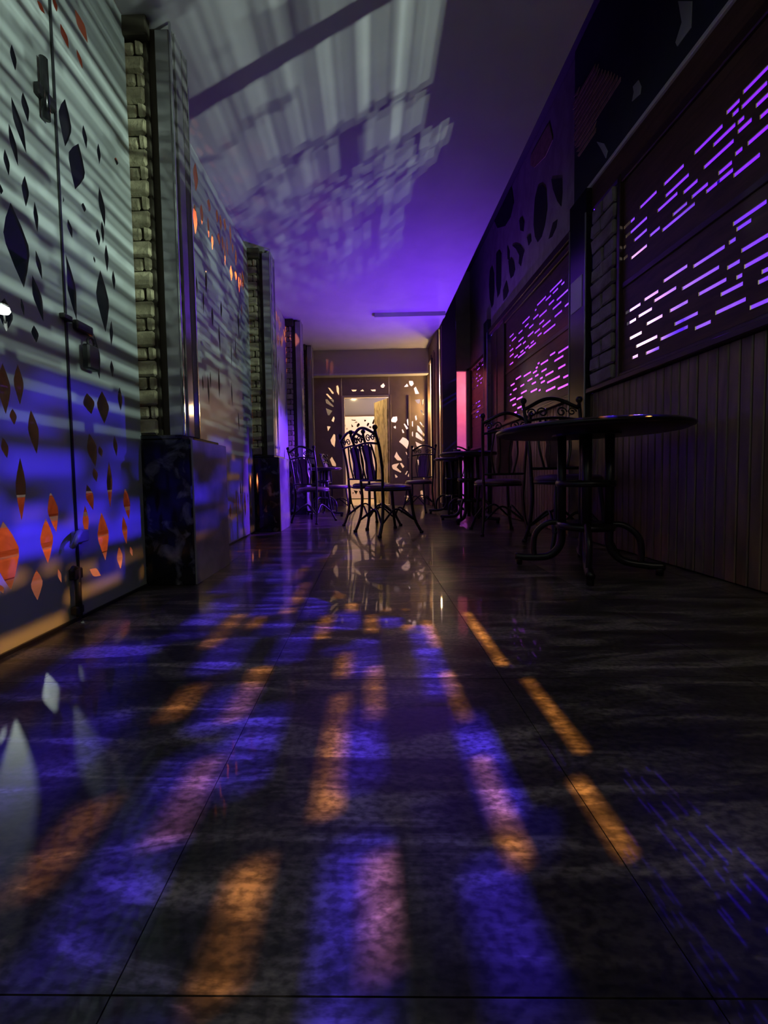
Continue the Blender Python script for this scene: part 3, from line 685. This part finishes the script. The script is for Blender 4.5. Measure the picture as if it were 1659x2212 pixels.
screen(D['slots0'], -.40, 1.105, 1.13, 2.42, 'slotted dark wood screen nearest the viewer, mostly outside the frame', .025, .012)
screen(D['slots1'], 1.11, 2.598, 1.13, 2.42, 'large slotted dark wood screen at upper right glowing blue and pink', .012, .03)
screen(D['slots2'], 3.14, 4.72, 1.13, 2.36, 'slotted dark wood screen between two black posts glowing purple', .03, .03)
screen(D['slots3'], 5.42, 6.28, .9, 2.22, 'dim slotted screen beside the pink doorway', .05, .05)
struct(box('wall_right_end', M['plankgap'], XR, XR+.06, 5.40, 6.28, 0, .9), 'dark wall under the dim far screen')
cp = empty('screen_pier', (XR, 4.97, 1.13))
tag(cp, 'dark brown boarded pier between middle screen and narrow black post', 'pier')
for k in range(4):
    obj('board', add_box(bmesh.new(), -.02+.006*(k % 2), .05, -.245+.1225*k, -.245+.1225*(k+1)-.004, 0, 1.21, .004), M['woodframe'], cp)

# dark pillar carrying the end of the slab
bp = empty('dark_pillar', (1.175, 5.72, 0))
tag(bp, 'dark brown square pillar left of the pink doorway', 'pillar')
obj('shaft', add_box(bmesh.new(), -.095, .105, -.08, .08, .0, 3.74, .006), M['darkpillar'], bp)
obj('corner_strip', add_box(bmesh.new(), -.105, -.095, -.085, -.07, .0, 2.65, .002), M['brownwall'], bp)
obj('foot', add_box(bmesh.new(), -.11, .12, -.095, .095, 0, .10, .006), M['darkpillar'], bp)

# far right wall of door boards
fr = struct(box('wall_right_corner', M['brownwall'], 1.04, 1.07, 5.82, 5.98, 0, ZC), 'brown boarded wall at the far right')
for a, b, z1 in ((6.06, 6.12, 2.45), (6.30, 6.325, 2.45), (6.70, 6.75, 2.45)):
    o = box('board', M['darkpillar'] if a in (6.30,) else M['brownwall'], 1.03, 1.08, a, b, 0, z1, fr, .004)
box('board', M['brownwall'], 1.04, 1.07, 5.98, 6.75, 2.40, ZC, fr)
box('board', M['kerb'], 1.045, 1.065, 5.98, 6.75, 0, .46, fr)
struct(box('wall_recess', M['brownwall'], 1.30, 1.33, 5.82, 6.30, 0, ZC), 'back of the far right recess')
struct(box('wall_recess', M['brownwall'], 1.24, 1.25, 6.30, 6.95, 0, ZC), 'back of the far right recess near the end screen')

# ------------------------------------------------------------------ far end: beam, pierced partition, door leaf, back screen
struct(box('trim_5', M['beam'], -1.12, 1.04, 6.62, 6.86, 2.265, ZC), 'pale beam across the corridor over the far doorway')
struct(box('trim_6', M['trimwhite'], -1.12, 1.04, 6.60, 6.86, 2.235, 2.265), 'pale edge strip under the far beam')
pe = empty('pierced_partition', (0, YE, 0))
tag(pe, 'brown partition with cut-out shapes around the far doorway', 'partition')
plE = lambda a, b: (a, 0, b)
OL, OR, OT = -.45, .375, 1.92
obj('panel', pierced([(-1.1, 0), (OL, 0), (OL, 2.235), (-1.1, 2.235)], D['end_left'], plE, (0, .018, 0)), M['brown'], pe)
obj('panel', pierced([(OL+.002, OT), (OR, OT), (OR, 2.235), (OL+.002, 2.235)], D['end_top'], plE, (0, .018, 0)), M['brown'], pe)
er = D['end_right']
obj('panel', pierced([(OR+.002, 0), (1.04, 0), (1.04, 2.235), (OR+.002, 2.235)], er, plE, (0, .018, 0)), M['brown'], pe)
obj('jamb', add_box(bmesh.new(), OL-.005, OL+.045, -.012, .07, 0, OT, .004), M['jamb'], pe)
obj('head', add_box(bmesh.new(), OL+.045, OR, -.012, .05, OT-.035, OT, .004), M['jamb'], pe)
obj('stile', add_box(bmesh.new(), .70, .735, -.014, .0, 0, 1.90, .004), M['brown'], pe)
obj('stile', add_box(bmesh.new(), OR-.01, OR+.03, -.014, .05, 0, OT, .004), M['brown'], pe)
dl = empty('door_1', (OR-.01, YE+.06, 0), math.radians(118))
struct(dl, 'yellow lit pierced door leaf standing open into the far room')
hs = []
for k in range(26):
    cx_, cz_ = rnd.uniform(.05, .42), rnd.uniform(.12, 1.75)
    hs.append([(cx_-.014, cz_), (cx_, cz_-.055), (cx_+.016, cz_-.01), (cx_+.004, cz_+.06)])
obj('leaf', pierced([(0, .01), (.47, .01), (.47, 1.87), (0, 1.87)], hs, lambda a, b: (a, 0, b), (0, .03, 0)), M['leafwood'], dl)
obj('handle', add_tube(bmesh.new(), [(.42, -.03, .92), (.42, -.05, .95), (.42, -.05, 1.05), (.42, -.03, 1.08)], .008), M['brass'], dl)
bs = empty('back_screen', (0, 8.6, 0))
tag(bs, 'white screen with dark cut-out shapes seen through the far doorway', 'screen')
obj('panel', pierced([(-.95, .02), (1.2, .02), (1.2, 1.85), (-.95, 1.85)], D['back'], lambda a, b: (a, 0, b), (0, .02, 0)), M['whiteboard'], bs)
obj('sill', add_box(bmesh.new(), -.95, 1.2, -.02, .05, 1.85, 1.875, .003), M['darkpillar'], bs)
wd = struct(box('window_9', M['blueglass'], -.95, 1.2, 8.62, 8.66, 1.875, 2.235), 'dark grey window over the white cut-out screen')
struct(box('wall_back', M['darkpillar'], -1.3, 1.3, 8.75, 8.8, 0, 2.6), 'dark wall behind the white cut-out screen')
struct(box('wall_back_head', M['beam'], -1.3, 1.3, 8.6, 8.7, 2.24, 2.6), 'pale wall band over the dark window')
struct(box('wall_back_left', M['yellowwall'], -1.2, -1.15, 6.79, 8.75, 0, 2.6), 'yellow lit wall of the far room, left')
struct(box('wall_back_right', M['yellowwall'], 1.21, 1.235, 6.95, 8.75, 0, 2.6), 'yellow lit wall of the far room, right')
struct(box('ceiling', M['beam'], -1.3, 1.3, 6.95, 8.8, 2.6, 2.66), 'ceiling of the far room')

# ------------------------------------------------------------------ left side: pillars with plinth, stone strip and polished strip
pillar_mesh = {}
sb = []
for k, (w, h_) in enumerate(((.098, .076), (.056, .058), (.038, .058))):
    bm = add_box(bmesh.new(), .001, w, -.022, .0, .001, h_, .009)
    for v in bm.verts:
        if v.co.y < -.01:
            v.co.y += rnd.uniform(-.006, .006)
    me = mesh_of('brick', bm)
    me.materials.append(M['stone'])
    sb.append(me)


def pillar(y, label, proto=[None]):
    if proto[0] is not None:
        r = dup(proto[0])
        r.location = (0, y, 0)
        r['label'] = label
        return r
    r = empty('pillar', (0, y, 0))
    tag(r, label, 'pillar', 'pillars along the frosted glass')
    obj('core', add_box(add_box(bmesh.new(), -1.17, -.905, .065, .20, .73, ZC-.002), -1.17, -1.03, .2002, .455, .73, ZC-.002), M['concrete'], r)
    pl = obj('plinth', add_box(bmesh.new(), -1.15, -.862, .0, .46, .0, .715, .004), M['marble'], r)
    obj('corner_slab', add_box(bmesh.new(), -.864, -.853, .012, .45, .0, .712, .002), M['greymarble'], r)
    obj('plinth_cap', add_box(bmesh.new(), -1.155, -.90, .0, .46, .715, .735, .004), M['marble'], r)
    obj('stone_backing', add_box(bmesh.new(), -1.125, -1.012, .03, .068, .735, ZC-.002), M['stonedark'], r)
    obj('recess', add_box(bmesh.new(), -1.012, -.972, .055, .068, .735, ZC-.002), M['stonedark'], r)
    obj('polished_strip', add_box(bmesh.new(), -.972, -.905, .03, .068, .735, ZC-.03, .003), M['polish'], r)
    obj('side_facing', add_box(bmesh.new(), -.906, -.896, .075, .135, .735, ZC-.002, .002), M['polish'], r)
    obj('side_facing', add_box(bmesh.new(), -.906, -.897, .145, .195, .735, ZC-.002, .002), M['concrete'], r)
    for yy in (.026, .190):
        obj('edge_strip', add_box(bmesh.new(), -.902, -.893, yy, yy+.010, .735, ZC-.002, .001), M['chrome'], r)
    obj('edge_strip', add_box(bmesh.new(), -1.135, -1.127, .016, .03, .735, ZC-.002, .001), M['chrome'], r)
    obj('capital', add_box(bmesh.new(), -1.13, -.99, -.01, .03, ZC-.09, ZC-.002, .006), M['stonedark'], r)
    z = .738
    while z < ZC-.17:
        for k, ox, oz in ((0, 0, 0), (1, 0, .079), (2, .060, .079)):
            o = bpy.data.objects.new('brick', sb[k])
            C.objects.link(o)
            o.parent = r
            o.location = (-1.118 + ox + rnd.uniform(-.003, .003), .03 + rnd.uniform(-.004, .003), z + oz)
        z += .1405
    proto[0] = r
    return r


pillar(1.85, 'nearest pillar, tall stone strip on a black marble plinth by the glass')
pillar(3.66, 'second pillar back, stone strip on black plinth behind the nearest pillar')
pillar(5.28, 'third pillar back, violet lit, behind the small table')
p4 = pillar(6.28, 'farthest pillar, brown lit, left of the far doorway')

# ------------------------------------------------------------------ left side: frosted glass with clear leaf shapes
def leaf(a):
    y0, z0, y1, z1, w = a
    d = Vector((y1-y0, z1-z0))
    n = Vector((-d.y, d.x)).normalized()
    P = [(0, 0), (.22, .62), (.42, 1), (.55, .95), (.78, .52), (1, 0), (.78, -.52), (.55, -.95), (.42, -1), (.22, -.62)]
    return [(y0 + d.x*t + n.x*w*s, z0 + d.y*t + n.y*w*s) for t, s in P]


def glass(name, y0, y1, leaves, label, ext=.014):
    r = empty(name, (XL, (y0+y1)/2, 0))
    struct(r, label)
    ym = (y0+y1)/2
    holes = []
    for a in leaves:
        L = leaf(a)
        cy = (a[0]+a[2])/2
        if not (y0 < cy < y1):
            continue
        L = [(min(max(p[0], y0+.012+.0003*i), y1-.012-.0003*i), min(max(p[1], .03+.0002*i), ZC-.03)) for i, p in enumerate(L)]
        holes.append(L)
    film = obj('frosted_film', pierced([(y0+.002, .012), (y1-.002+ext, .012), (y1-.002+ext, ZC-.003), (y0+.002, ZC-.003)], holes,
                                       lambda a, b: (0, a-ym, b), (0, 0, 0)), M['frost'], r)
    obj('pane', add_box(bmesh.new(), -.016, -.004, y0-ym+.001, y1-ym-.001, .01, ZC-.002), M['glass'], r)
    obj('floor_channel', add_box(bmesh.new(), -.022, .008, y0-ym, y1-ym, 0, .012), M['housing'], r)
    return r


JY = 1.415
wa = glass('window_1', -2.1, JY-.004, D['leaves'], 'near frosted glass door leaf with clear leaf shapes', 0.)
wb = glass('window_2', JY+.004, 1.845, D['leaves'], 'fixed frosted pane with clear leaf shapes beside the nearest pillar')
glass('window_3', 2.31, 3.655, D['leaves2'], 'frosted pane between the first and second pillar')
glass('window_4', 4.12, 5.275, D['leaves3'], 'violet lit frosted pane between the second and third pillar')
glass('window_5', 5.74, 6.275, D['leaves4'], 'farthest frosted pane beside the last pillar')
# dark edge gasket and hardware of the door leaf
def on(w, bm, name, m, smooth=False):
    for v in bm.verts:
        v.co -= w.location
    return obj(name, bm, m, w, smooth)


on(wa, add_box(bmesh.new(), XL-.012, XL+.006, JY-.006, JY+.003, .03, ZC-.01, .001), 'gasket', M['blackpost'])
on(wa, add_tube(bmesh.new(), [(XL+.02, JY-.03, .02), (XL+.02, JY-.03, .20)], .011, 10), 'floor_bolt', M['housing'], True)
on(wa, add_box(bmesh.new(), XL+.0, XL+.03, JY-.05, JY-.012, .16, .20, .004), 'bolt_bracket', M['housing'])
on(wa, add_box(bmesh.new(), XL+.0, XL+.028, JY-.05, JY-.012, .03, .06, .004), 'bolt_bracket', M['housing'])
on(wa, add_tube(bmesh.new(), [(XL+.02, JY-.03, .20), (XL+.03, JY-.06, .21), (XL+.04, JY-.085, .20)], .007, 8), 'bolt_handle', M['housing'], True)
on(wa, add_tube(bmesh.new(), spline([(XL+.006, JY-.005, .32), (XL+.03, JY-.02, .335), (XL+.045, JY-.05, .325), (XL+.045, JY-.065, .30), (XL+.03, JY-.06, .285)]), .010, 8), 'latch_ring', M['polish'], True)
on(wa, add_box(bmesh.new(), XL+.0, XL+.02, JY-.03, JY+.04, .29, .335, .004), 'latch_plate', M['polish'])
on(wa, add_box(bmesh.new(), XL+.0, XL+.02, JY-.09, JY-.012, 1.82, 1.86, .004), 'hinge', M['housing'])
on(wa, add_tube(bmesh.new(), [(XL+.016, JY-.06, 1.76), (XL+.016, JY-.06, 1.96)], .013, 10), 'hinge_pin', M['blackpost'], True)
on(wa, add_box(bmesh.new(), XL+.0, XL+.02, JY-.03, JY+.012, 1.105, 1.125, .003), 'hasp', M['housing'])
on(wb, add_box(bmesh.new(), XL+.0, XL+.022, JY+.03, JY+.115, 1.09, 1.125, .004), 'hasp', M['housing'])
on(wb, add_tube(bmesh.new(), arc((XL+.03, JY+.085, 1.055), (0, 1, 0), (0, 0, 1), .018, 0, 2*PI, 12), .005, 8), 'lock_shackle', M['housing'], True)
on(wb, add_box(bmesh.new(), XL+.012, XL+.042, JY+.055, JY+.115, .95, 1.045, .006), 'lock_body', M['housing'])

# ------------------------------------------------------------------ yard outside the glass
struct(box('ground', M['ground'], -9, -1.2, -3, 11, -.08, -.02), 'paved yard outside the frosted glass')
struct(box('eaves', M['eaves'], -1.9, -1.2, -3, 7, 2.98, 3.05), 'orange lit eaves outside the glass')
struct(box('wall_yard', M['yardwall'], -6.4, -6.2, -3, 11, -.02, 2.7), 'grey yard wall seen through clear leaf shapes')
for i, (x0, x1, z1, lb) in enumerate(((-2.25, -2.0, .10, 'low terracotta kerb nearest the glass outside'), (-2.75, -2.25, .24, 'middle terracotta step outside the glass'), (-3.3, -2.75, .40, 'highest terracotta step outside the glass'))):
    o = box('terrace_step', M['kerb'], x0, x1, -2.5, 7, -.02, z1, None, .01)
    struct(o, lb)
bl = obj('bulb', add_lathe(bmesh.new(), [(0, -.016), (.012, -.010), (.015, 0), (.010, .012), (.006, .02), (0, .022)], 12), M['bulb'], None, True)
spots_ = [(-1.35, 2.75, 2.955), (-1.32, 3.05, 2.955), (-1.38, 3.3, 2.955), (-1.34, 3.5, 2.955), (-1.42, 3.62, 2.955), (-1.3, 2.5, 2.955)]
for i, p in enumerate(spots_):
    o = bl if i == 0 else dup(bl)
    o.location = p
    tag(o, 'small lit bulb under the orange eaves, ' + ('farthest but three', 'third from the far end', 'second from the far end', 'seen before the second pillar top', 'farthest from the viewer', 'nearest the viewer')[i] + ' of the row', 'bulb', 'lit bulbs under the eaves')
sl = empty('street_lamp', (-7.2, 7.7, -.02))
tag(sl, 'bright white street lamp glaring through the near frosted glass', 'lamp')
obj('pole', add_tube(bmesh.new(), [(0, 0, 0), (0, 0, 3.75)], [.05, .03], 12), M['housing'], sl, True)
obj('arm', add_tube(bmesh.new(), [(0, 0, 3.7), (.12, -.15, 3.85), (.25, -.35, 3.87)], .02, 8), M['housing'], sl, True)
obj('lamp_head', add_box(bmesh.new(), .12, .44, -.5, -.2, 3.86, 3.93, .02), M['housing'], sl)
obj('lamp_globe', add_lathe(bmesh.new(), [(0, 3.73), (.10, 3.76), (.13, 3.81), (.11, 3.858), (0, 3.859)], 20, .28, -.36), M['lamp'], sl, True)

# ------------------------------------------------------------------ lamp housings in the bar room and the uplighter
def can(name, loc, target, label, r=.09, L=.2):
    q = (Vector(target) - Vector(loc)).to_track_quat('-Z', 'Y')
    o = empty(name, loc)
    o.rotation_euler = q.to_euler()
    tag(o, label, 'lamp', 'stage lamps in the bar room')
    obj('can', add_lathe(bmesh.new(), [(r, -.02), (r, L*.7), (r*.6, L), (0, L), (0, L-.01), (r*.55, L-.01), (r-.006, L*.68), (r-.006, -.02), (r, -.02)], 20), M['housing'], o, True)
    hz = q.inverted() @ Vector((0, 0, 1))
    obj('hanger', add_tube(bmesh.new(), [hz*.16, hz*(3.75-loc[2])], .012, 8), M['housing'], o, True)
    obj('yoke', add_tube(bmesh.new(), arc((0, 0, .08), (1, 0, 0), (0, 0, 1), r+.02, 0, PI, 12, .2), .006, 6), M['housing'], o, True)
    return o


can('stage_lamp', (3.90, 2.2, 3.3), (.9, 1.6, .4), 'orange stage lamp in the bar room, nearer of the two orange ones')
can('stage_lamp', (3.95, 4.5, 3.3), (.4, 4.0, .4), 'orange stage lamp in the bar room, farther of the two orange ones')
can('stage_lamp', (4.23, 2.45, 3.3), (.8, 1.6, .4), 'blue stage lamp in the bar room beside the nearer orange one')
can('stage_lamp', (4.10, 5.2, 3.3), (.4, 4.0, .4), 'blue stage lamp in the bar room, farther of the two blue ones')
up = empty('table_uplight', (1.16, 5.08, .735))
tag(up, 'small dark lamp throwing violet light, on the farthest small right table', 'lamp')
obj('foot', add_lathe(bmesh.new(), [(0, 0), (.05, 0), (.05, .01), (.015, .02), (.008, .03), (.008, .06), (0, .06)], 20), M['housing'], up, True)
obj('cup', add_lathe(bmesh.new(), [(0, .06), (.03, .062), (.045, .08), (.047, .11), (.043, .11), (.04, .08), (0, .066)], 20), M['housing'], up, True)

# ------------------------------------------------------------------ wrought iron chairs
def make_chair():
    """faces +X locally, back at -X; seat centre at the origin"""
    r = empty('bistro_chair')
    I = M['iron']
    prof = [(0, .475), (.12, .474), (.17, .468), (.192, .455), (.195, .440), (.185, .430), (0, .430)]
    obj('seat', add_lathe(bmesh.new(), prof, 28), M['seat'], r, True)
    tube('seat_ring', I, arc((0, 0, .425), (1, 0, 0), (0, 1, 0), .19, 0, 2*PI, 28)[:-1], .012, r, 8, True)
    for s in (-1, 1):
        tube('leg', I, spline([(.13, .125*s, .43), (.145, .135*s, .30), (.165, .15*s, .14), (.205, .185*s, .012)]), .0125, r)
        tube('leg', I, spline([(-.165, .165*s, .46), (-.16, .16*s, .32), (-.175, .17*s, .15), (-.215, .19*s, .012)]), .013, r)
        tube('back_post', I, spline([(-.165, .165*s, .44), (-.17, .172*s, .60), (-.20, .182*s, .80), (-.245, .19*s, .955)]), .012, r)
        obj('finial', add_lathe(bmesh.new(), [(0, .945), (.014, .952), (.010, .965), (.020, .980), (.022, .992), (.014, 1.008), (0, 1.012)], 12, -.245, .19*s), I, r, True)
        obj('foot_cap', add_lathe(bmesh.new(), [(0, 0), (.017, 0), (.018, .02), (0, .03)], 10, .207, .187*s), I, r, True)
        obj('foot_cap', add_lathe(bmesh.new(), [(0, 0), (.017, 0), (.018, .02), (0, .03)], 10, -.217, .191*s), I, r, True)
    # arched stretchers between the legs
    F = [(.178, .16), (.178, -.16), (-.185, -.175), (-.185, .175)]
    for i in range(4):
        a, b = Vector((*F[i], 0)), Vector((*F[(i+1) % 4], 0))
        pts = []
        for k in range(11):
            t_ = k/10
            p = a.lerp(b, t_)*(1-.30*math.sin(PI*t_))
            p.z = .115 + .125*math.sin(PI*t_)
            pts.append(p)
        tube('stretcher', I, pts, .009, r)
    # back: crest, rails, scrolls, splat
    def bp(y, z):
        t_ = (z-.46)/.5
        return Vector((-.168 - .077*max(0, t_)**1.7, y, z))
    crest = [bp(.19 - .38*k/16, .93 + .075*math.sin(PI*k/16)**1.3) for k in range(17)]
    tube('crest_rail', I, crest, .013, r)
    tube('back_rail', I, [bp(.186 - .372*k/10, .845 + .02*math.sin(PI*k/10)) for k in range(11)], .010, r)
    tube('back_rail', I, [bp(.168 - .336*k/6, .515) for k in range(7)], .010, r)
    for s in (-1, 1):
        for y0, rr in ((.135, .030), (.065, .036)):
            pts = []
            for k in range(22):
                a = k/21*2.6*PI
                q = rr*(1-.72*k/21)
                pts.append(bp(s*(y0 + q*math.cos(a)), .905 + q*math.sin(a)))
            tube('scroll', I, pts, .0055, r, 6)
        tube('back_bar', I, spline([bp(.075*s, .515), bp(.105*s, .66), bp(.10*s, .76), bp(.085*s, .855)]), .008, r)
        tube('back_bar', I, spline([bp(.045*s, .515), bp(.035*s, .68), bp(.05*s, .855)]), .007, r)
    bm = bmesh.new()
    P = [(-.055, .515), (-.07, .6), (-.058, .68), (-.066, .77), (-.075, .825), (0, .858), (.075, .825), (.066, .77), (.058, .68), (.07, .6), (.055, .515)]
    poly_bm(bm, P, lambda a, b: bp(a, b), (.006, 0, 0))
    obj('splat', bm, M['seat'], r)
    return r


chair0 = make_chair()
chairs = [
    # x, y, facing (deg from +X), scale, label
    (.17, 3.50, 32, (1.07, 1.07, .93), 'dark iron chair nearest in the middle of the corridor, its back to the viewer'),
    (.03, 3.98, 38, (1.04, 1.04, .95), 'dark iron chair just behind the nearest middle chair, mostly overlapped by it'),
    (-.64, 4.42, 62, (.92, .92, .85), 'dark iron chair beside the second pillar with a blue lit seat'),
    (-.43, 5.56, -8, (.92, .92, .84), 'violet lit chair behind the small left table'),
    (.70, 5.47, -118, .95, 'chair left of the farthest right table with violet lit edges, before the end screen'),
    (1.38, 5.90, -95, .95, 'chair in front of the pink doorway with a blue lit crest'),
    (1.13, 3.40, 88, 1.0, 'dark iron chair between the big near table and the second right table'),
    (1.36, 2.66, -92, 1.07, 'dark iron chair behind the big near table with blue and gold glints on its crest'),
]
for i, (x, y, a, s, lb) in enumerate(chairs):
    o = chair0 if i == 0 else dup(chair0)
    o.location = (x, y, 0)
    o.rotation_euler = (0, 0, math.radians(a))
    o.scale = s if isinstance(s, tuple) else (s, s, s)
    tag(o, lb, 'chair', 'wrought iron chairs in the corridor')


# ------------------------------------------------------------------ pedestal tables with pipe columns and scroll feet
def make_table(name, R, Ht, pr, spread, label):
    r = empty(name)
    tag(r, label, 'table', 'round iron pedestal tables')
    I = M['iron']
    obj('tabletop', add_lathe(bmesh.new(), [(0, Ht), (R-.012, Ht), (R, Ht-.008), (R, Ht-.024), (R-.02, Ht-.034), (0, Ht-.034)], 48), M['tabletop'], r, True)
    tube('rim', I, arc((0, 0, Ht-.016), (1, 0, 0), (0, 1, 0), R, 0, 2*PI, 48)[:-1], .009, r, 6, True)
    obj('mounting_plate', add_lathe(bmesh.new(), [(0, Ht-.034), (spread+.05, Ht-.034), (spread+.05, Ht-.046), (0, Ht-.046)], 24), I, r)
    zc = .235
    for k in range(4):
        a = PI/4 + k*PI/2
        u = Vector((math.cos(a), math.sin(a), 0))
        tube('column_pipe', I, [u*spread + Vector((0, 0, Ht-.046)), u*spread + Vector((0, 0, zc))], pr, r, 10)
        # foot: pipe runs down, turns outward along the floor and ends in a pad
        tube('leg', I, spline([u*spread + Vector((0, 0, zc)), u*(spread+.005) + Vector((0, 0, .13)), u*(spread+.06) + Vector((0, 0, .062)),
                               u*(spread+.16) + Vector((0, 0, .046)), u*(spread+.235) + Vector((0, 0, .046))]), pr*.92, r, 10)
        tube('foot_scroll', I, spline([u*(spread*.6) + Vector((0, 0, zc)), u*(spread+.055) + Vector((0, 0, zc+.012)), u*(spread+.125) + Vector((0, 0, .19)),
                                       u*(spread+.14) + Vector((0, 0, .11)), u*(spread+.135) + Vector((0, 0, .05))]), pr*.7, r, 8)
        obj('foot_pad', add_lathe(bmesh.new(), [(0, 0), (.016, 0), (.018, .03), (.012, .046), (0, .046)], 10, u.x*(spread+.215), u.y*(spread+.215)), I, r, True)
    for z in (zc, .46):
        obj('clamp_ring', add_lathe(bmesh.new(), [(0, z-.016), (spread+pr+.006, z-.016), (spread+pr+.010, z), (spread+pr+.006, z+.016), (0, z+.016)], 24), I, r, True)
    tube('centre_pipe', I, [(0, 0, Ht-.046), (0, 0, .06)], pr*.9, r, 10)
    return r


for R, Ht, pr, sp_, x, y, a, lb in (
    (.44, .755, .022, .11, 1.145, 2.06, 20, 'big round dark table nearest at right, against the plank dado'),
    (.31, .755, .020, .095, 1.09, 4.22, 10, 'second dark round table at right, behind the chair with its back to us'),
    (.235, .735, .018, .075, 1.10, 5.08, 30, 'farthest small round table at right before the dark pillar'),
    (.235, .64, .016, .06, -.60, 5.10, 15, 'low small round table at left, its top edge lit violet'),
):
    o = make_table('pedestal_table', R, Ht, pr, sp_, lb)
    o.location = (x, y, 0)
    o.rotation_euler = (0, 0, math.radians(a))
